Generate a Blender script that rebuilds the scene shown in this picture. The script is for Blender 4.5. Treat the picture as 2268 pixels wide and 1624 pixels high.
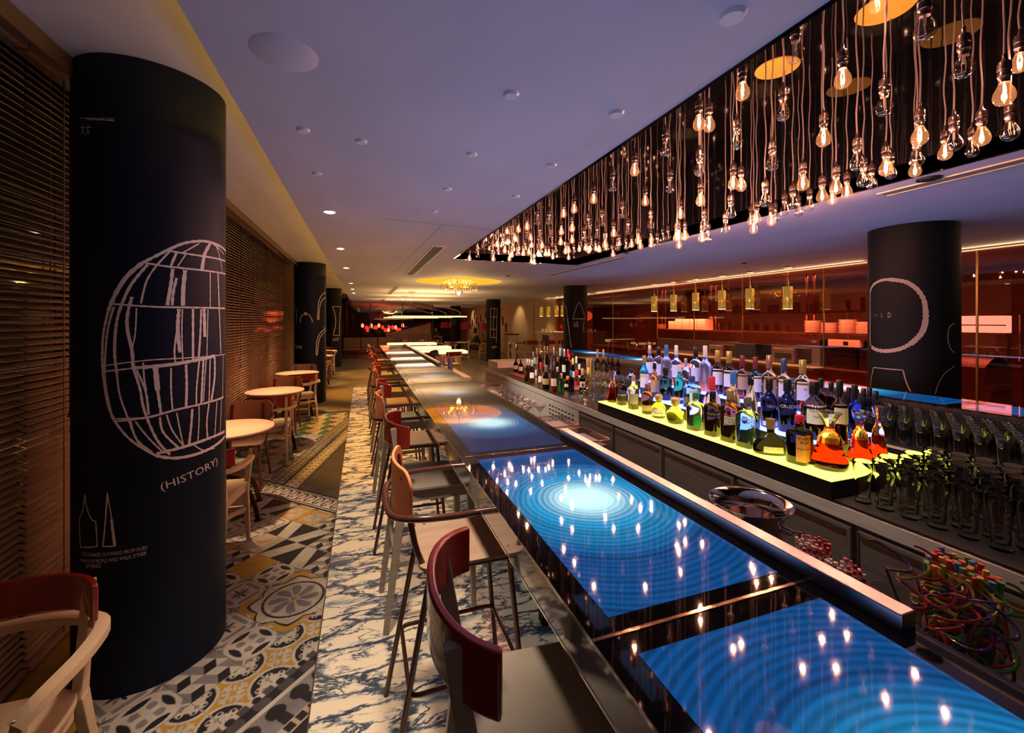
import bpy, math, random
import numpy as np
from mathutils import Vector, Matrix
random.seed(7)
R = math.radians
SC = bpy.context.scene
for o in list(bpy.data.objects): bpy.data.objects.remove(o)
# ---------------------------------------------------------------- camera, world, exposure
CAM_H, FPX, VX, HY = 1.68, 941.0, 802.0, 711.0          # focal length in pixels of the 2268 x 1624 frame
TH = math.atan((1134 - VX) / FPX)
SN, CS = math.sin(TH), math.cos(TH)
cd = bpy.data.cameras.new('camera'); cam = bpy.data.objects.new('camera', cd)
SC.collection.objects.link(cam); SC.camera = cam
cd.sensor_fit = 'HORIZONTAL'; cd.sensor_width = 36.0; cd.lens = 36.0 * FPX / 2268
cd.shift_y = -(812 - HY) / 2268; cd.clip_start = 0.05; cd.clip_end = 200
cam.location = (0, 0, CAM_H); cam.rotation_euler = (R(90), 0, -TH)
w = bpy.data.worlds.new('night'); SC.world = w; w.use_nodes = True
w.node_tree.nodes['Background'].inputs[0].default_value = (0.012, 0.018, 0.035, 1)
w.node_tree.nodes['Background'].inputs[1].default_value = 0.15
SC.view_settings.view_transform = 'Standard'; SC.view_settings.look = 'None'
SC.view_settings.gamma = 1; SC.view_settings.use_curve_mapping = False
SC.view_settings.exposure = 0.0
def light(name, kind, loc, power, col, rot=(0, 0, 0), size=0.1, size_y=None, spot=None, blend=0.6, parent=None):
    l = bpy.data.lights.new(name, kind); l.energy = power; l.color = col
    if kind == 'AREA':
        l.size = size
        if size_y: l.shape = 'RECTANGLE'; l.size_y = size_y
    elif kind in ('POINT', 'SPOT'): l.shadow_soft_size = size
    if spot: l.spot_size = R(spot); l.spot_blend = blend
    o = bpy.data.objects.new(name, l); SC.collection.objects.link(o)
    o.location = loc; o.rotation_euler = rot; o.parent = parent
    return o
# ceiling downlights over the marble strip and round tables, plus added fill spots
light('downlight_or_fill_beam', 'SPOT', (-.25, 3.75, 2.55), 165, (1, .74, .46), rot=(0, R(-15), 0), size=.05, spot=56)
light('downlight_or_fill_beam', 'SPOT', (-.25, 5.6, 2.55), 330, (1, .50, .09), rot=(0, R(-15), 0), size=.05, spot=60)
for yy in (7.6, 10.7, 12.6, 14.4): light('downlight_or_fill_beam', 'SPOT', (-.25, yy, 2.55), 380, (1, .48, .09), rot=(0, R(-13), 0), size=.05, spot=66)
light('downlight_or_fill_beam', 'SPOT', (.05, 1.7, 2.55), 215, (1, .80, .60), size=.1, spot=62)  # spot onto the near marble, with no fixture modelled
for yy in (2.0, 4.27, 6.38, 8.45, 12.3, 14.4): light('downlight_or_fill_beam', 'SPOT', (-1.1, yy, 2.84), 380 if yy > 3 else 8, (1, .64, .36), size=.04, spot=36, blend=1)
for xx, yy in ((1.12, 1.55), (1.12, 2.9), (1.12, 4.6)): light('downlight_or_fill_beam', 'SPOT', (xx, yy, 2.55), 60 if yy < 4 else 200, (1, .88, .78), rot=(0, R(-36), 0), size=.04, spot=70, blend=.9)  # spots added without fixtures to brighten the bottles and the steel front
def cyl_pt(px, py, C, rad):
    """where the sight line through a pixel meets the near side of a round pillar -> (angle, height)"""
    dx = SN + (px - 1134) / FPX * CS; dy = CS - (px - 1134) / FPX * SN; dz = (HY - py) / FPX
    a = dx*dx + dy*dy; b = -2*(dx*C[0] + dy*C[1]); c = C[0]**2 + C[1]**2 - rad*rad
    t = (-b - math.sqrt(max(b*b - 4*a*c, 0))) / (2*a)
    return math.atan2(t*dy - C[1], t*dx - C[0]), CAM_H + dz*t
def row_y(px, X): return (998*X/(px - 802) - .3327*X)/.943          # distance along a shelf row at offset X
def dep(X, Y): return SN*X + CS*Y
def height_at(py, X, Y): return CAM_H - (py - HY)*dep(X, Y)/FPX
# ---------------------------------------------------------------- materials
_M = {}
def mat(name, col=(.5,.5,.5), rough=.5, metal=0, trans=0, ior=1.45, emit=None, es=0, coat=0, spec=.5, alpha=1):
    if name in _M: return _M[name]
    m = bpy.data.materials.new(name); m.use_nodes = True; b = m.node_tree.nodes['Principled BSDF']
    I = b.inputs
    I['Base Color'].default_value = (*col, 1); I['Roughness'].default_value = rough; I['Metallic'].default_value = metal
    I['Transmission Weight'].default_value = trans; I['IOR'].default_value = ior; I['Coat Weight'].default_value = coat
    I['Coat Roughness'].default_value = .08; I['Specular IOR Level'].default_value = spec; I['Alpha'].default_value = alpha
    if emit: I['Emission Color'].default_value = (*emit, 1); I['Emission Strength'].default_value = es
    m.diffuse_color = (*col, 1); _M[name] = m
    return m
def nd(m, t, **k):
    n = m.node_tree.nodes.new(t)
    for a, v in k.items():
        if a.startswith('i_'):
            key = a[2:].replace('_', ' ')
            (n.inputs[int(key)] if key.isdigit() else n.inputs[key]).default_value = v
        else: setattr(n, a, v)
    return n
def lk(m, a, b): m.node_tree.links.new(a, b)
def bsdf(m): return m.node_tree.nodes['Principled BSDF']
def ramp(m, pts, interp='LINEAR'):
    r = nd(m, 'ShaderNodeValToRGB'); e = r.color_ramp; e.interpolation = interp
    while len(e.elements) < len(pts): e.elements.new(.5)
    for q, (p, c) in zip(e.elements, pts): q.position = p; q.color = (*c, 1)
    return r
def noisy(name, c1, c2, scale=(1,1,1), ns=4, rough=.5, lo=.35, hi=.65, detail=6, bump=0, **k):
    if name in _M: return _M[name]
    m = mat(name, c1, rough, **k)
    tc = nd(m, 'ShaderNodeTexCoord'); mp = nd(m, 'ShaderNodeMapping', i_Scale=scale)
    n = nd(m, 'ShaderNodeTexNoise', i_Scale=ns, i_Detail=detail); r = ramp(m, [(lo, c1), (hi, c2)])
    lk(m, tc.outputs['Object'], mp.inputs[0]); lk(m, mp.outputs[0], n.inputs['Vector'])
    lk(m, n.outputs['Fac'], r.inputs[0]); lk(m, r.outputs[0], bsdf(m).inputs['Base Color'])
    if bump:
        b = nd(m, 'ShaderNodeBump', i_Strength=bump, i_Distance=.01); lk(m, n.outputs['Fac'], b.inputs['Height']); lk(m, b.outputs[0], bsdf(m).inputs['Normal'])
    return m
def thin_glass(name, tint=(1,1,1), ior=1.5, emit=None, es=0, boost=0.0, rough=.01):
    if name in _M: return _M[name]
    m = bpy.data.materials.new(name); m.use_nodes = True; nt = m.node_tree; nt.nodes.clear()
    out = nd(m, 'ShaderNodeOutputMaterial'); t = nd(m, 'ShaderNodeBsdfTransparent'); t.inputs[0].default_value = (*tint, 1)
    g = nd(m, 'ShaderNodeBsdfGlossy'); g.inputs['Roughness'].default_value = rough
    f = nd(m, 'ShaderNodeFresnel'); gm = nd(m, 'ShaderNodeNewGeometry'); im = nd(m, 'ShaderNodeMix', data_type='FLOAT')
    im.inputs[2].default_value = ior; im.inputs[3].default_value = 1/ior; lk(m, gm.outputs['Backfacing'], im.inputs[0]); lk(m, im.outputs[0], f.inputs[0])   # same reflectance on both faces of the sheet
    a = nd(m, 'ShaderNodeMath', operation='ADD'); a.inputs[1].default_value = boost; a.use_clamp = True
    mx = nd(m, 'ShaderNodeMixShader')
    lk(m, f.outputs[0], a.inputs[0]); lk(m, a.outputs[0], mx.inputs[0]); lk(m, t.outputs[0], mx.inputs[1]); lk(m, g.outputs[0], mx.inputs[2])
    last = mx.outputs[0]
    if emit:
        e = nd(m, 'ShaderNodeEmission'); e.inputs[0].default_value = (*emit, 1); e.inputs[1].default_value = es
        ad = nd(m, 'ShaderNodeAddShader'); lk(m, last, ad.inputs[0]); lk(m, e.outputs[0], ad.inputs[1]); last = ad.outputs[0]
    lk(m, last, out.inputs[0]); _M[name] = m
    return m
# ---------------------------------------------------------------- mesh helper
class MB:
    def __init__(s): s.v = []; s.f = []; s.m = []; s.mi = 0; s.sm = []
    def add(s, vs, fs, smooth=False):
        o = len(s.v); s.v += [tuple(v) for v in vs]; s.f += [tuple(i + o for i in f) for f in fs]
        s.m += [s.mi]*len(fs); s.sm += [smooth]*len(fs); return s
    def box(s, x0, x1, y0, y1, z0, z1):
        return s.add([(x0,y0,z0),(x1,y0,z0),(x1,y1,z0),(x0,y1,z0),(x0,y0,z1),(x1,y0,z1),(x1,y1,z1),(x0,y1,z1)],
                     [(0,3,2,1),(4,5,6,7),(0,1,5,4),(1,2,6,5),(2,3,7,6),(3,0,4,7)])
    def beam(s, a, b, w, h, w2=None, h2=None, up=(0,0,1)):
        """tapered square bar from a to b"""
        a, b = Vector(a), Vector(b); d = (b-a).normalized(); u = Vector(up)
        if abs(d.dot(u)) > .95: u = Vector((1,0,0))
        sx = d.cross(u).normalized(); sy = sx.cross(d).normalized(); w2 = w2 or w; h2 = h2 or h; vs = []
        for p, ww, hh in ((a,w,h),(b,w2,h2)):
            for i, j in ((-1,-1),(1,-1),(1,1),(-1,1)): vs.append(p + sx*ww/2*i + sy*hh/2*j)
        return s.add(vs, [(0,3,2,1),(4,5,6,7),(0,1,5,4),(1,2,6,5),(2,3,7,6),(3,0,4,7)])
    def tube(s, pts, r, n=10, smooth=True, closed=False, rs=None):
        P = [Vector(p) for p in pts]; k = len(P); fr = []; pu = None
        for i in range(k):
            if closed: d = P[(i+1) % k] - P[i-1]
            else: d = P[min(i+1, k-1)] - P[max(i-1, 0)]
            d.normalize()
            if pu is None:
                pu = Vector((0,0,1)) if abs(d.z) < .9 else Vector((1,0,0))
            u = (pu - d*pu.dot(d)); u = u.normalized() if u.length > 1e-6 else d.orthogonal().normalized(); pu = u; fr.append((u, d.cross(u)))
        vs = []
        for i in range(k):
            rr = rs[i] if rs else r
            for j in range(n):
                a = 2*math.pi*j/n; vs.append(P[i] + fr[i][0]*math.cos(a)*rr + fr[i][1]*math.sin(a)*rr)
        fs = [(i*n+j, i*n+(j+1) % n, (i+1)*n+(j+1) % n, (i+1)*n+j) for i in range(k-1) for j in range(n)]
        if closed: fs += [((k-1)*n+j, (k-1)*n+(j+1) % n, (j+1) % n, j) for j in range(n)]
        else: fs += [tuple(range(n))[::-1], tuple((k-1)*n+j for j in range(n))]
        return s.add(vs, fs, smooth)
    def lathe(s, prof, n=24, c=(0,0,0), sq=2, fx=1, fy=1, smooth=True, a0=0, a1=None, split=None):
        """revolve (radius, z) pairs; sq > 2 squares the section off"""
        full = a1 is None; a1 = a0 + 2*math.pi if full else a1; m = n if full else n+1; vs = []
        for r, z in prof:
            for j in range(m):
                a = a0 + (a1-a0)*j/n; ca, sa = math.cos(a), math.sin(a)
                if sq > 2:
                    q = (abs(ca)**sq + abs(sa)**sq)**(-1/sq); x, y = ca*q*r, sa*q*r
                else: x, y = ca*r, sa*r
                vs.append((c[0]+x*fx, c[1]+y*fy, c[2]+z))
        k = len(prof)
        for i in range(k-1):
            if split: s.mi = 0 if prof[i][1] < split and prof[i+1][1] <= split+1e-6 else 1
            fs = [(i*m+j, i*m+(j+1) % m, (i+1)*m+(j+1) % m, (i+1)*m+j) for j in range(n if full else m-1)]
            if i == 0: o = len(s.v); s.v += vs
            s.f += [tuple(q+o for q in f) for f in fs]; s.m += [s.mi]*len(fs); s.sm += [smooth]*len(fs)
        s.mi = 0
        return s
    def arcplate(s, fn, zt, zb, th, n=18, rows=4):
        """curved upright plate: fn(t)->(x,y), t in -1..1, zt/zb top and bottom height"""
        vs = []; L = [-1 + 2*i/n for i in range(n+1)]
        for side in (0, 1):
            for t in L:
                x, y = fn(t); x2, y2 = fn(t+.01); d = math.hypot(x2-x, y2-y) or 1; nx, ny = -(y2-y)/d, (x2-x)/d
                o = th*(side-.5)
                for r_ in range(rows+1):
                    z = zb(t) + (zt(t)-zb(t))*r_/rows
                    vs.append((x+nx*o, y+ny*o, z))
        w_ = rows+1; N = (n+1)*w_; fs = []
        for i in range(n):
            for r_ in range(rows):
                a = i*w_+r_; fs.append((a, a+w_, a+w_+1, a+1)); fs.append((N+a, N+a+1, N+a+w_+1, N+a+w_))
            a = i*w_; fs.append((a, N+a, N+a+w_, a+w_)); a = i*w_+rows; fs.append((a, a+w_, N+a+w_, N+a))
        for i in (0, n):
            for r_ in range(rows):
                a = i*w_+r_; fs.append((a, a+1, N+a+1, N+a) if i == 0 else (a, N+a, N+a+1, a+1))
        return s.add(vs, fs, True)
    def sweep(s, pts, w, h, closed=False):
        """flat band with an upright section following a path"""
        P = [Vector(p) for p in pts]; k = len(P); vs = []
        for i in range(k):
            d = P[min(i+1, k-1)] - P[max(i-1, 0)]; d.normalize(); sx = d.cross(Vector((0,0,1))); sx = sx.normalized() if sx.length > .2 else Vector((1,0,0)); sy = sx.cross(d)
            for a, b in ((-1,-1),(1,-1),(1,1),(-1,1)): vs.append(P[i] + sx*w/2*a + sy*h/2*b)
        fs = [(i*4+j, i*4+(j+1) % 4, (i+1)*4+(j+1) % 4, (i+1)*4+j) for i in range(k-1) for j in range(4)] + [(3,2,1,0), tuple((k-1)*4+j for j in range(4))]
        return s.add(vs, fs)
    def slab(s, outline, z0, z1, smooth=False):
        n = len(outline); vs = [(x,y,z0) for x,y in outline] + [(x,y,z1) for x,y in outline]
        return s.add(vs, [tuple(range(n))[::-1], tuple(range(n, 2*n))] + [(i,(i+1)%n,(i+1)%n+n,i+n) for i in range(n)], smooth)
    def build(s, name, mt, parent=None, bevel=0, loc=None, rotz=0):
        me = bpy.data.meshes.new(name); me.from_pydata(s.v, [], s.f)
        for m in (mt if isinstance(mt, (list, tuple)) else [mt]): me.materials.append(m)
        me.polygons.foreach_set('material_index', s.m); me.polygons.foreach_set('use_smooth', s.sm); me.update()
        o = bpy.data.objects.new(name, me); SC.collection.objects.link(o); o.parent = parent
        if loc: o.location = loc
        if rotz: o.rotation_euler.z = rotz
        if bevel:
            b = o.modifiers.new('bevel', 'BEVEL'); b.width = bevel; b.segments = 2; b.limit_method = 'ANGLE'; b.angle_limit = R(40); b.harden_normals = False
        if any(s.sm):
            try: me.set_sharp_from_angle(angle=R(50))
            except Exception: pass
        return o
def tag(o, label=None, cat=None, group=None, kind=None):
    if label: o['label'] = label
    if cat: o['category'] = cat
    if group: o['group'] = group
    if kind: o['kind'] = kind
    return o
def thing(name, label, cat, loc=(0,0,0), rz=0, group=None):
    o = bpy.data.objects.new(name, None); SC.collection.objects.link(o); o.empty_display_size = .05
    o.location = loc; o.rotation_euler = (0,0,rz); return tag(o, label, cat, group)
def struct(o): o['kind'] = 'structure'; return o
KIDS = {}
def copy_tree(o, parent=None):
    c = o.copy(); SC.collection.objects.link(c); c.parent = parent
    for ch in list(o.children): copy_tree(ch, c)
    return c
_NM = ['first', 'second', 'third', 'fourth', 'fifth', 'sixth', 'seventh', 'eighth', 'ninth', 'tenth', 'eleventh', 'twelfth']
def ordn(k): return _NM[k] if k < 12 else f'{k+1}{"th" if 10 <= (k+1) % 100 <= 20 else {1:"st",2:"nd",3:"rd"}.get((k+1) % 10,"th")}'
def dup(o, loc, rz=0, label=None, group=None, scale=None):
    c = copy_tree(o); c.location = loc; c.rotation_euler = (0,0,rz)
    if label: c['label'] = label
    if group: c['group'] = group
    if scale: c.scale = scale
    return c
def rrect(x0, x1, y0, y1, r, n=5):
    pts = []
    for cx, cy, a in ((x1-r,y1-r,0),(x0+r,y1-r,90),(x0+r,y0+r,180),(x1-r,y0+r,270)):
        for i in range(n+1): q = R(a+90*i/n); pts.append((cx+r*math.cos(q), cy+r*math.sin(q)))
    return pts
def smooth_path(pts, k=6):
    P = [Vector(p) for p in pts]; out = []
    for i in range(len(P)-1):
        a, b, c, d = P[max(i-1,0)], P[i], P[i+1], P[min(i+2,len(P)-1)]
        for j in range(k):
            t = j/k; out.append(.5*((2*b)+(c-a)*t+(2*a-5*b+4*c-d)*t*t+(3*b-a-3*c+d)*t**3))
    return out + [P[-1]]
def text_mesh(s, size, extrude=0):
    cu = bpy.data.curves.new('lettering', 'FONT'); cu.body = s; cu.size = size; cu.extrude = extrude; cu.resolution_u = 2
    cu.align_x = 'CENTER'
    o = bpy.data.objects.new('lettering', cu); SC.collection.objects.link(o)
    bpy.context.view_layer.update()
    me = bpy.data.meshes.new_from_object(o.evaluated_get(bpy.context.evaluated_depsgraph_get()))
    bpy.data.objects.remove(o); bpy.data.curves.remove(cu)
    return me
def wrap_text(s, size, rad, ang, z, mt, parent, name='lettering', tilt=0, stretch=1, flip=False):
    """lettering laid round a vertical cylinder of radius rad centred on the parent"""
    me = text_mesh(s, size); me.name = name
    for v in me.vertices:
        x, y = v.co.x*stretch, v.co.y; x, y = x*math.cos(tilt)-y*math.sin(tilt), x*math.sin(tilt)+y*math.cos(tilt)
        a = ang + x/rad; v.co = (rad*math.cos(a), rad*math.sin(a), z+y)
    me.materials.append(mt); o = bpy.data.objects.new(name, me); SC.collection.objects.link(o); o.parent = parent
    return o
# ---------------------------------------------------------------- floor
PITCH, U0, V0 = .225, 1.075, 1.85
COLS = np.array([(.56,.50,.42),(.235,.215,.22),(.022,.022,.028),(.50,.29,.05),(.075,.17,.125),(.50,.40,.30),(.13,.11,.10),(.085,.07,.075),(.20,.15,.10),(.36,.26,.12)])
CR, GY, DK, YE, GR, PK, GT, PL, BR, TN = range(10)
def lens(a, b):
    x, y = a-.5, b-.5; r = np.hypot(x, y); c = np.full(a.shape, CR)
    c[(np.abs(x) > .06) & (np.abs(y) > .06) & (r < .29) & (np.abs(np.abs(x)-np.abs(y)) < .13)] = GY
    c[(r < .13) & ((np.abs(x) < .05) | (np.abs(y) < .05))] = CR
    c[(r > .53) & (np.abs(np.abs(x)-np.abs(y)) > .03)] = GY
    for dx, dy in ((1,0),(-1,0),(0,1),(0,-1)):
        q = np.hypot(x-.64*dx, y-.64*dy)
        c[(r < .49) & (q < .43)] = CR; c[(r < .43) & (q < .365)] = DK
    return c
def star(a, b):
    x, y = a-.5, b-.5; c = np.full(a.shape, CR); r = np.hypot(x, y); th = np.arctan2(y, x)
    m = np.maximum(abs(x), abs(y)); n = np.minimum(abs(x), abs(y))
    c[(m > .31) & (m < .42) & (n < .28)] = GY
    k = np.abs(((th/(math.pi/4))+.5) % 1 - .5)*2
    idx = np.round(th/(math.pi/4)).astype(int) % 2
    s_ = r < .27 - .19*k
    c[s_ & (idx == 0)] = DK; c[s_ & (idx == 1)] = GY
    x2, y2 = .5-abs(x), .5-abs(y); r2 = np.hypot(x2, y2); th2 = np.arctan2(y2, x2); k2 = np.abs(((th2/(math.pi/4))+.5) % 1 - .5)*2
    s2 = r2 < .2 - .14*k2; i2 = np.round(th2/(math.pi/4)).astype(int) % 2
    c[s2 & (i2 == 0)] = DK; c[s2 & (i2 == 1)] = GY
    return c
def cubes(a, b):
    x, y = a*2, b*2; c = np.full(a.shape, CR); X = x % 1; Y = y % 1
    # tumbling blocks: a dark rhomb, a grey rhomb and a pale top per cell
    s1 = (X + Y*.5) % 1
    c[(s1 < .5)] = GY
    d = ((X - Y*.5) % 1)
    c[(d < .5) & (Y < .5)] = DK; c[(d >= .5) & (Y >= .5) & (s1 >= .5)] = CR
    return c
def quatre(a, b):
    x, y = a-.5, b-.5; r = np.hypot(x, y); c = np.full(a.shape, YE); x2, y2 = .5-abs(x), .5-abs(y); rc = np.hypot(x2, y2)
    m = np.maximum(abs(x), abs(y)); n = np.minimum(abs(x), abs(y))
    c[(n < .05) & (m < .25+.05*np.cos(n*60)) & (m > .09)] = CR; c[(abs(m-n) < .05) & (m < .16) & (m > .05)] = CR
    c[(m > .20) & (m < .25) & (n < .10)] = CR
    c[rc < .46] = CR; c[rc < .40] = DK
    for px, py, q in ((.10,.10,.095),(.245,.085,.07),(.085,.245,.07),(.0,.0,.06)): c[np.hypot(x2-px, y2-py) < q] = CR
    c[(np.hypot(x2-.265, y2-.10) < .03) | (np.hypot(x2-.10, y2-.265) < .03)] = DK; c[(x2 < .018) & (rc > .16)] = CR; c[(y2 < .018) & (rc > .16)] = CR
    return c
def shard(a, b, p):
    a = np.where(p % 2 == 0, a, 1-a); b = np.where((p//2) % 2 == 0, b, 1-b)
    c = np.full(a.shape, CR); c[(b > a*.5+.5) | (b < a*.45)] = DK
    return c
def pale(a, b):
    x, y = a-.5, b-.5; c = np.full(a.shape, PK); k = (abs(x*y) < .004+.01*np.sin(9*(x+y))) & (np.hypot(x, y) < .42)
    c[k] = TN; return c
def ornate(a, b):
    x, y = a-.5, b-.5; m = np.maximum(abs(x), abs(y)); c = np.full(a.shape, PK)
    c[(np.sin(a*38)*np.sin(b*38) > .25)] = TN; c[np.sin(a*13+1)*np.sin(b*13+1) < -.5] = CR
    c[(m > .40)] = YE; c[(m > .35) & (m < .37)] = YE
    return c
def damask(a, b, p):
    x, y = a-.5, b-.5; r = np.hypot(x, y); th = np.arctan2(y, x); c = np.full(a.shape, CR)
    c[(np.sin(4*th+9*r)*np.cos(r*26) > .1) | (np.maximum(abs(x), abs(y)) > .46)] = GY
    return c
def greens(a, b):
    c = np.full(a.shape, GR); c[(b > .55+.45*a) | (b < .4*a-.05)] = CR; c[(a > .5+.5*b)] = PL
    return c
def scroll(q, w):
    """border band: q along, w across 0..1"""
    c = np.full(q.shape, DK)
    c[(w > .10) & (w < .15)] = CR; c[(w > .85) & (w < .90)] = CR
    k = (w > .2) & (w < .8); c[k] = CR
    f = q % 1; x = (f-.5); y = (w-.5)*1.3
    r = np.hypot(x, y); c[k & (r < .36) & (r > .24) & ~((x > 0) & (y > .02))] = DK
    c[k & (np.hypot(x-.13, y-.2) < .09)] = DK; c[k & (w < .26) & (abs(f-.05) < .12)] = DK
    return c
def lattice(q, w):
    c = np.full(q.shape, DK); a = (q*1.0) % 1; b = (w*3) % 1
    e = np.minimum(abs((a+b) % 1 - .5), 1); r = np.minimum(np.hypot(a, b), np.minimum(np.hypot(1-a, b), np.minimum(np.hypot(a, 1-b), np.hypot(1-a, 1-b))))
    c[(r < .26)] = CR; c[(r < .09)] = GY; c[(abs(a-b) < .13) | (abs(a-b) > .87)] = CR; c[(w > .93)] = DK
    return c
def near_border(u, v):
    c = np.full(u.shape, GY); f = (u/.115) % 1; w_ = 1.85-v
    bl = w_ < .085; c[bl] = PL; c[bl & (w_ < .03) & (abs(f-.5) < .3)] = CR; c[bl & (w_ < .035) & (np.hypot(f-.5, (w_-.02)/.115) < .17)] = DK
    c[bl & (w_ > .035) & (np.hypot(f-.5, (w_-.06)/.115) > .3)] = DK
    c[(w_ >= .085) & (w_ < .105)] = CR
    z = (w_ >= .105) & (w_ < .235); c[z & (np.hypot((f-.5)*.9, (w_-.15)/.115) < .33) & (w_ < .185)] = DK; c[z & (w_ > .185) & (abs(f-.5) < .2)] = DK
    z = (w_ >= .235) & (w_ < .29); c[z] = PK; f2 = (u/.058) % 1; c[z & (np.maximum(abs(f2-.5), abs((w_-.262)/.058)) < .34) ] = DK
    c[(w_ >= .29) & (w_ < .32)] = DK
    z = w_ >= .32; c[z] = PL; f3 = ((v)/.09) % 1; c[z & (f3 < .45)] = PK; c[z & (f3 < .45) & (np.maximum(abs(f2-.5), abs(f3-.22)) < .3)] = DK; c[z & (f3 > .7)] = DK
    return c
MAP = {}
for k in ((2,1),(4,3),(3,4),(0,1),(1,4),(0,3),(2,5),(2,4),(1,6)): MAP[k] = 'lens'
for k in ((2,2),(3,3),(1,2),(2,3),(0,2),(5,6),(6,6),(5,7)): MAP[k] = 'star'
for k in ((1,1),(5,2),(6,3),(7,4),(4,5),(5,1),(6,2),(3,5),(7,3),(4,1+8)): MAP[k] = 'cube'
for k in ((2,0),(1,0),(0,0),(3,0),(4,0),(3,-1),(-1,0),(-1,1)): MAP[k] = 'quat'
for k in ((4,4),(0,4),(-1,3),(4,6),(0,5),(-1,4)): MAP[k] = 'yel'
for k in ((5,3),(5,4),(6,4),(6,5),(7,7),(7,8)): MAP[k] = 'shard'
for k in ((5,5),(7,6+3)): MAP[k] = 'pale'
for k in ((7,5),(7,6)): MAP[k] = 'orn'
def floor_colour(X, Y):
    r = math.sqrt(.5); u = (X+Y)*r; v = (Y-X)*r; c = np.full(X.shape, PL)
    fi = (u-U0)/PITCH + 1; fj = (v-V0)/PITCH; I = np.floor(fi).astype(int); J = np.floor(fj).astype(int); a = fi-I; b = fj-J
    near = u < 2.67
    pats = {'lens': lens, 'star': star, 'cube': cubes, 'quat': quatre, 'pale': pale, 'orn': ornate}
    for i in range(I.min(), 12):
        for j in range(J.min(), J.max()+1):
            k = near & (I == i) & (J == j)
            if not k.any(): continue
            p = MAP.get((i, j)) or ('lens','star','shard','cube','pale','lens','star','yel')[(i*3+j*5) % 8]
            if p == 'yel': c[k] = YE
            elif p == 'shard': c[k] = shard(a[k], b[k], i+2*j)
            else: c[k] = pats[p](a[k], b[k])
    k = near & (v < 1.85); c[k] = near_border(u[k], v[k])
    rho = np.hypot(u-1.75, v-2.3); th = np.arctan2(v-2.3, u-1.75)
    k = (abs(u-1.75) < .225) & (abs(v-2.3) < .225)
    m = np.full(X.shape, CR); m[rho > .245] = YE; pk = np.abs(((th/(math.pi/4))) % 1 - .5)*2
    m[(rho < .2+.05*pk) & (rho > .19+.042*pk)] = DK; m[(rho > .2+.05*pk) & (rho < .225+.05*pk)] = YE; m[rho > .285] = GY
    m[rho < .192] = CR; m[rho < .172] = DK; m[rho < .157] = CR
    pet = (rho < .142*(.55+.45*np.abs(np.cos(4*th))*(1-.12*np.sin(rho*330)))) & (np.abs(np.sin(4*th+.4)) < .93); m[pet] = GY
    m[rho < .03] = CR; m[rho < .02] = YE; c[k] = m[k]
    g = near & (v > 1.85) & ((np.minimum(a, 1-a) < .006) | (np.minimum(b, 1-b) < .006)); c[g] = GT
    # beyond the cross border
    far = ~near; s_ = X*.974 - Y*.227; q_ = X*.227 + Y*.974
    k = far; c[k] = PL
    k = far & (s_ < -2.063); gi = (I+J) % 2 == 0
    kk = k & gi; c[kk] = damask(a[kk], b[kk], 0); kk = k & ~gi; c[kk] = greens(a[kk], b[kk])
    k = far & (s_ >= -2.063) & (s_ < -1.849); c[k] = lattice(q_[k]/.072, (s_[k]+2.063)/.214)
    k = far & (s_ >= -1.849) & (s_ < -1.658); c[k] = scroll(q_[k]/.098, (s_[k]+1.849)/.191)
    k = (u >= 2.67) & (u < 2.92); c[k] = scroll(-v[k]/.113, 1-(u[k]-2.67)/.25)
    # golden striped tiles and the plain far floor
    k = Y > 8.35; c[k] = BR
    k = (Y > 8.35) & (Y < 11.2); st = (X+Y*.75) % .085; c[k & (st < .042) & (X+Y*.45 > 3.65)] = TN; c[k & (X+Y*.45 < 3.65)] = TN
    k = (Y > 8.35) & (Y < 8.55); c[k] = PL
    return c
def floor_grid(name, x0, x1, y0, y1, st):
    nx, ny = int((x1-x0)/st), int((y1-y0)/st); xs = np.linspace(x0, x1, nx+1); ys = np.linspace(y0, y1, ny+1)
    XX, YY = np.meshgrid(xs, ys); N = (nx+1)*(ny+1)
    co = np.zeros((N, 3), np.float32); co[:,0] = XX.ravel(); co[:,1] = YY.ravel()
    ii = (np.arange(ny)[:,None]*(nx+1) + np.arange(nx)[None,:]).ravel()
    q = np.stack([ii, ii+1, ii+nx+2, ii+nx+1], 1).astype(np.int32).ravel()
    me = bpy.data.meshes.new(name); me.vertices.add(N); me.vertices.foreach_set('co', co.ravel())
    me.loops.add(len(q)); me.loops.foreach_set('vertex_index', q); F = len(q)//4
    me.polygons.add(F); me.polygons.foreach_set('loop_start', np.arange(0, 4*F, 4, dtype=np.int32)); me.polygons.foreach_set('loop_total', np.full(F, 4, np.int32))
    me.update(calc_edges=True)
    ci = floor_colour(XX.ravel(), YY.ravel()); cl = np.ones((N, 4), np.float32); cl[:,:3] = COLS[ci]
    at = me.color_attributes.new('tile', 'FLOAT_COLOR', 'POINT'); at.data.foreach_set('color', cl.ravel())
    me.materials.append(M_TILE); o = bpy.data.objects.new(name, me); SC.collection.objects.link(o)
    return struct(o)
M_TILE = mat('encaustic_tile', (.3,.3,.3), .42)
_a = nd(M_TILE, 'ShaderNodeVertexColor', layer_name='tile'); _t = nd(M_TILE, 'ShaderNodeTexCoord'); _n = nd(M_TILE, 'ShaderNodeTexNoise', i_Scale=9, i_Detail=5)
_r = ramp(M_TILE, [(.3, (.72,.70,.70)), (.7, (1.05,1.03,1.0))]); _x = nd(M_TILE, 'ShaderNodeMix', data_type='RGBA', blend_type='MULTIPLY'); _x.inputs[0].default_value = 1
lk(M_TILE, _t.outputs['Object'], _n.inputs['Vector']); lk(M_TILE, _n.outputs['Fac'], _r.inputs[0]); lk(M_TILE, _a.outputs['Color'], _x.inputs[6]); lk(M_TILE, _r.outputs[0], _x.inputs[7])
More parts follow.
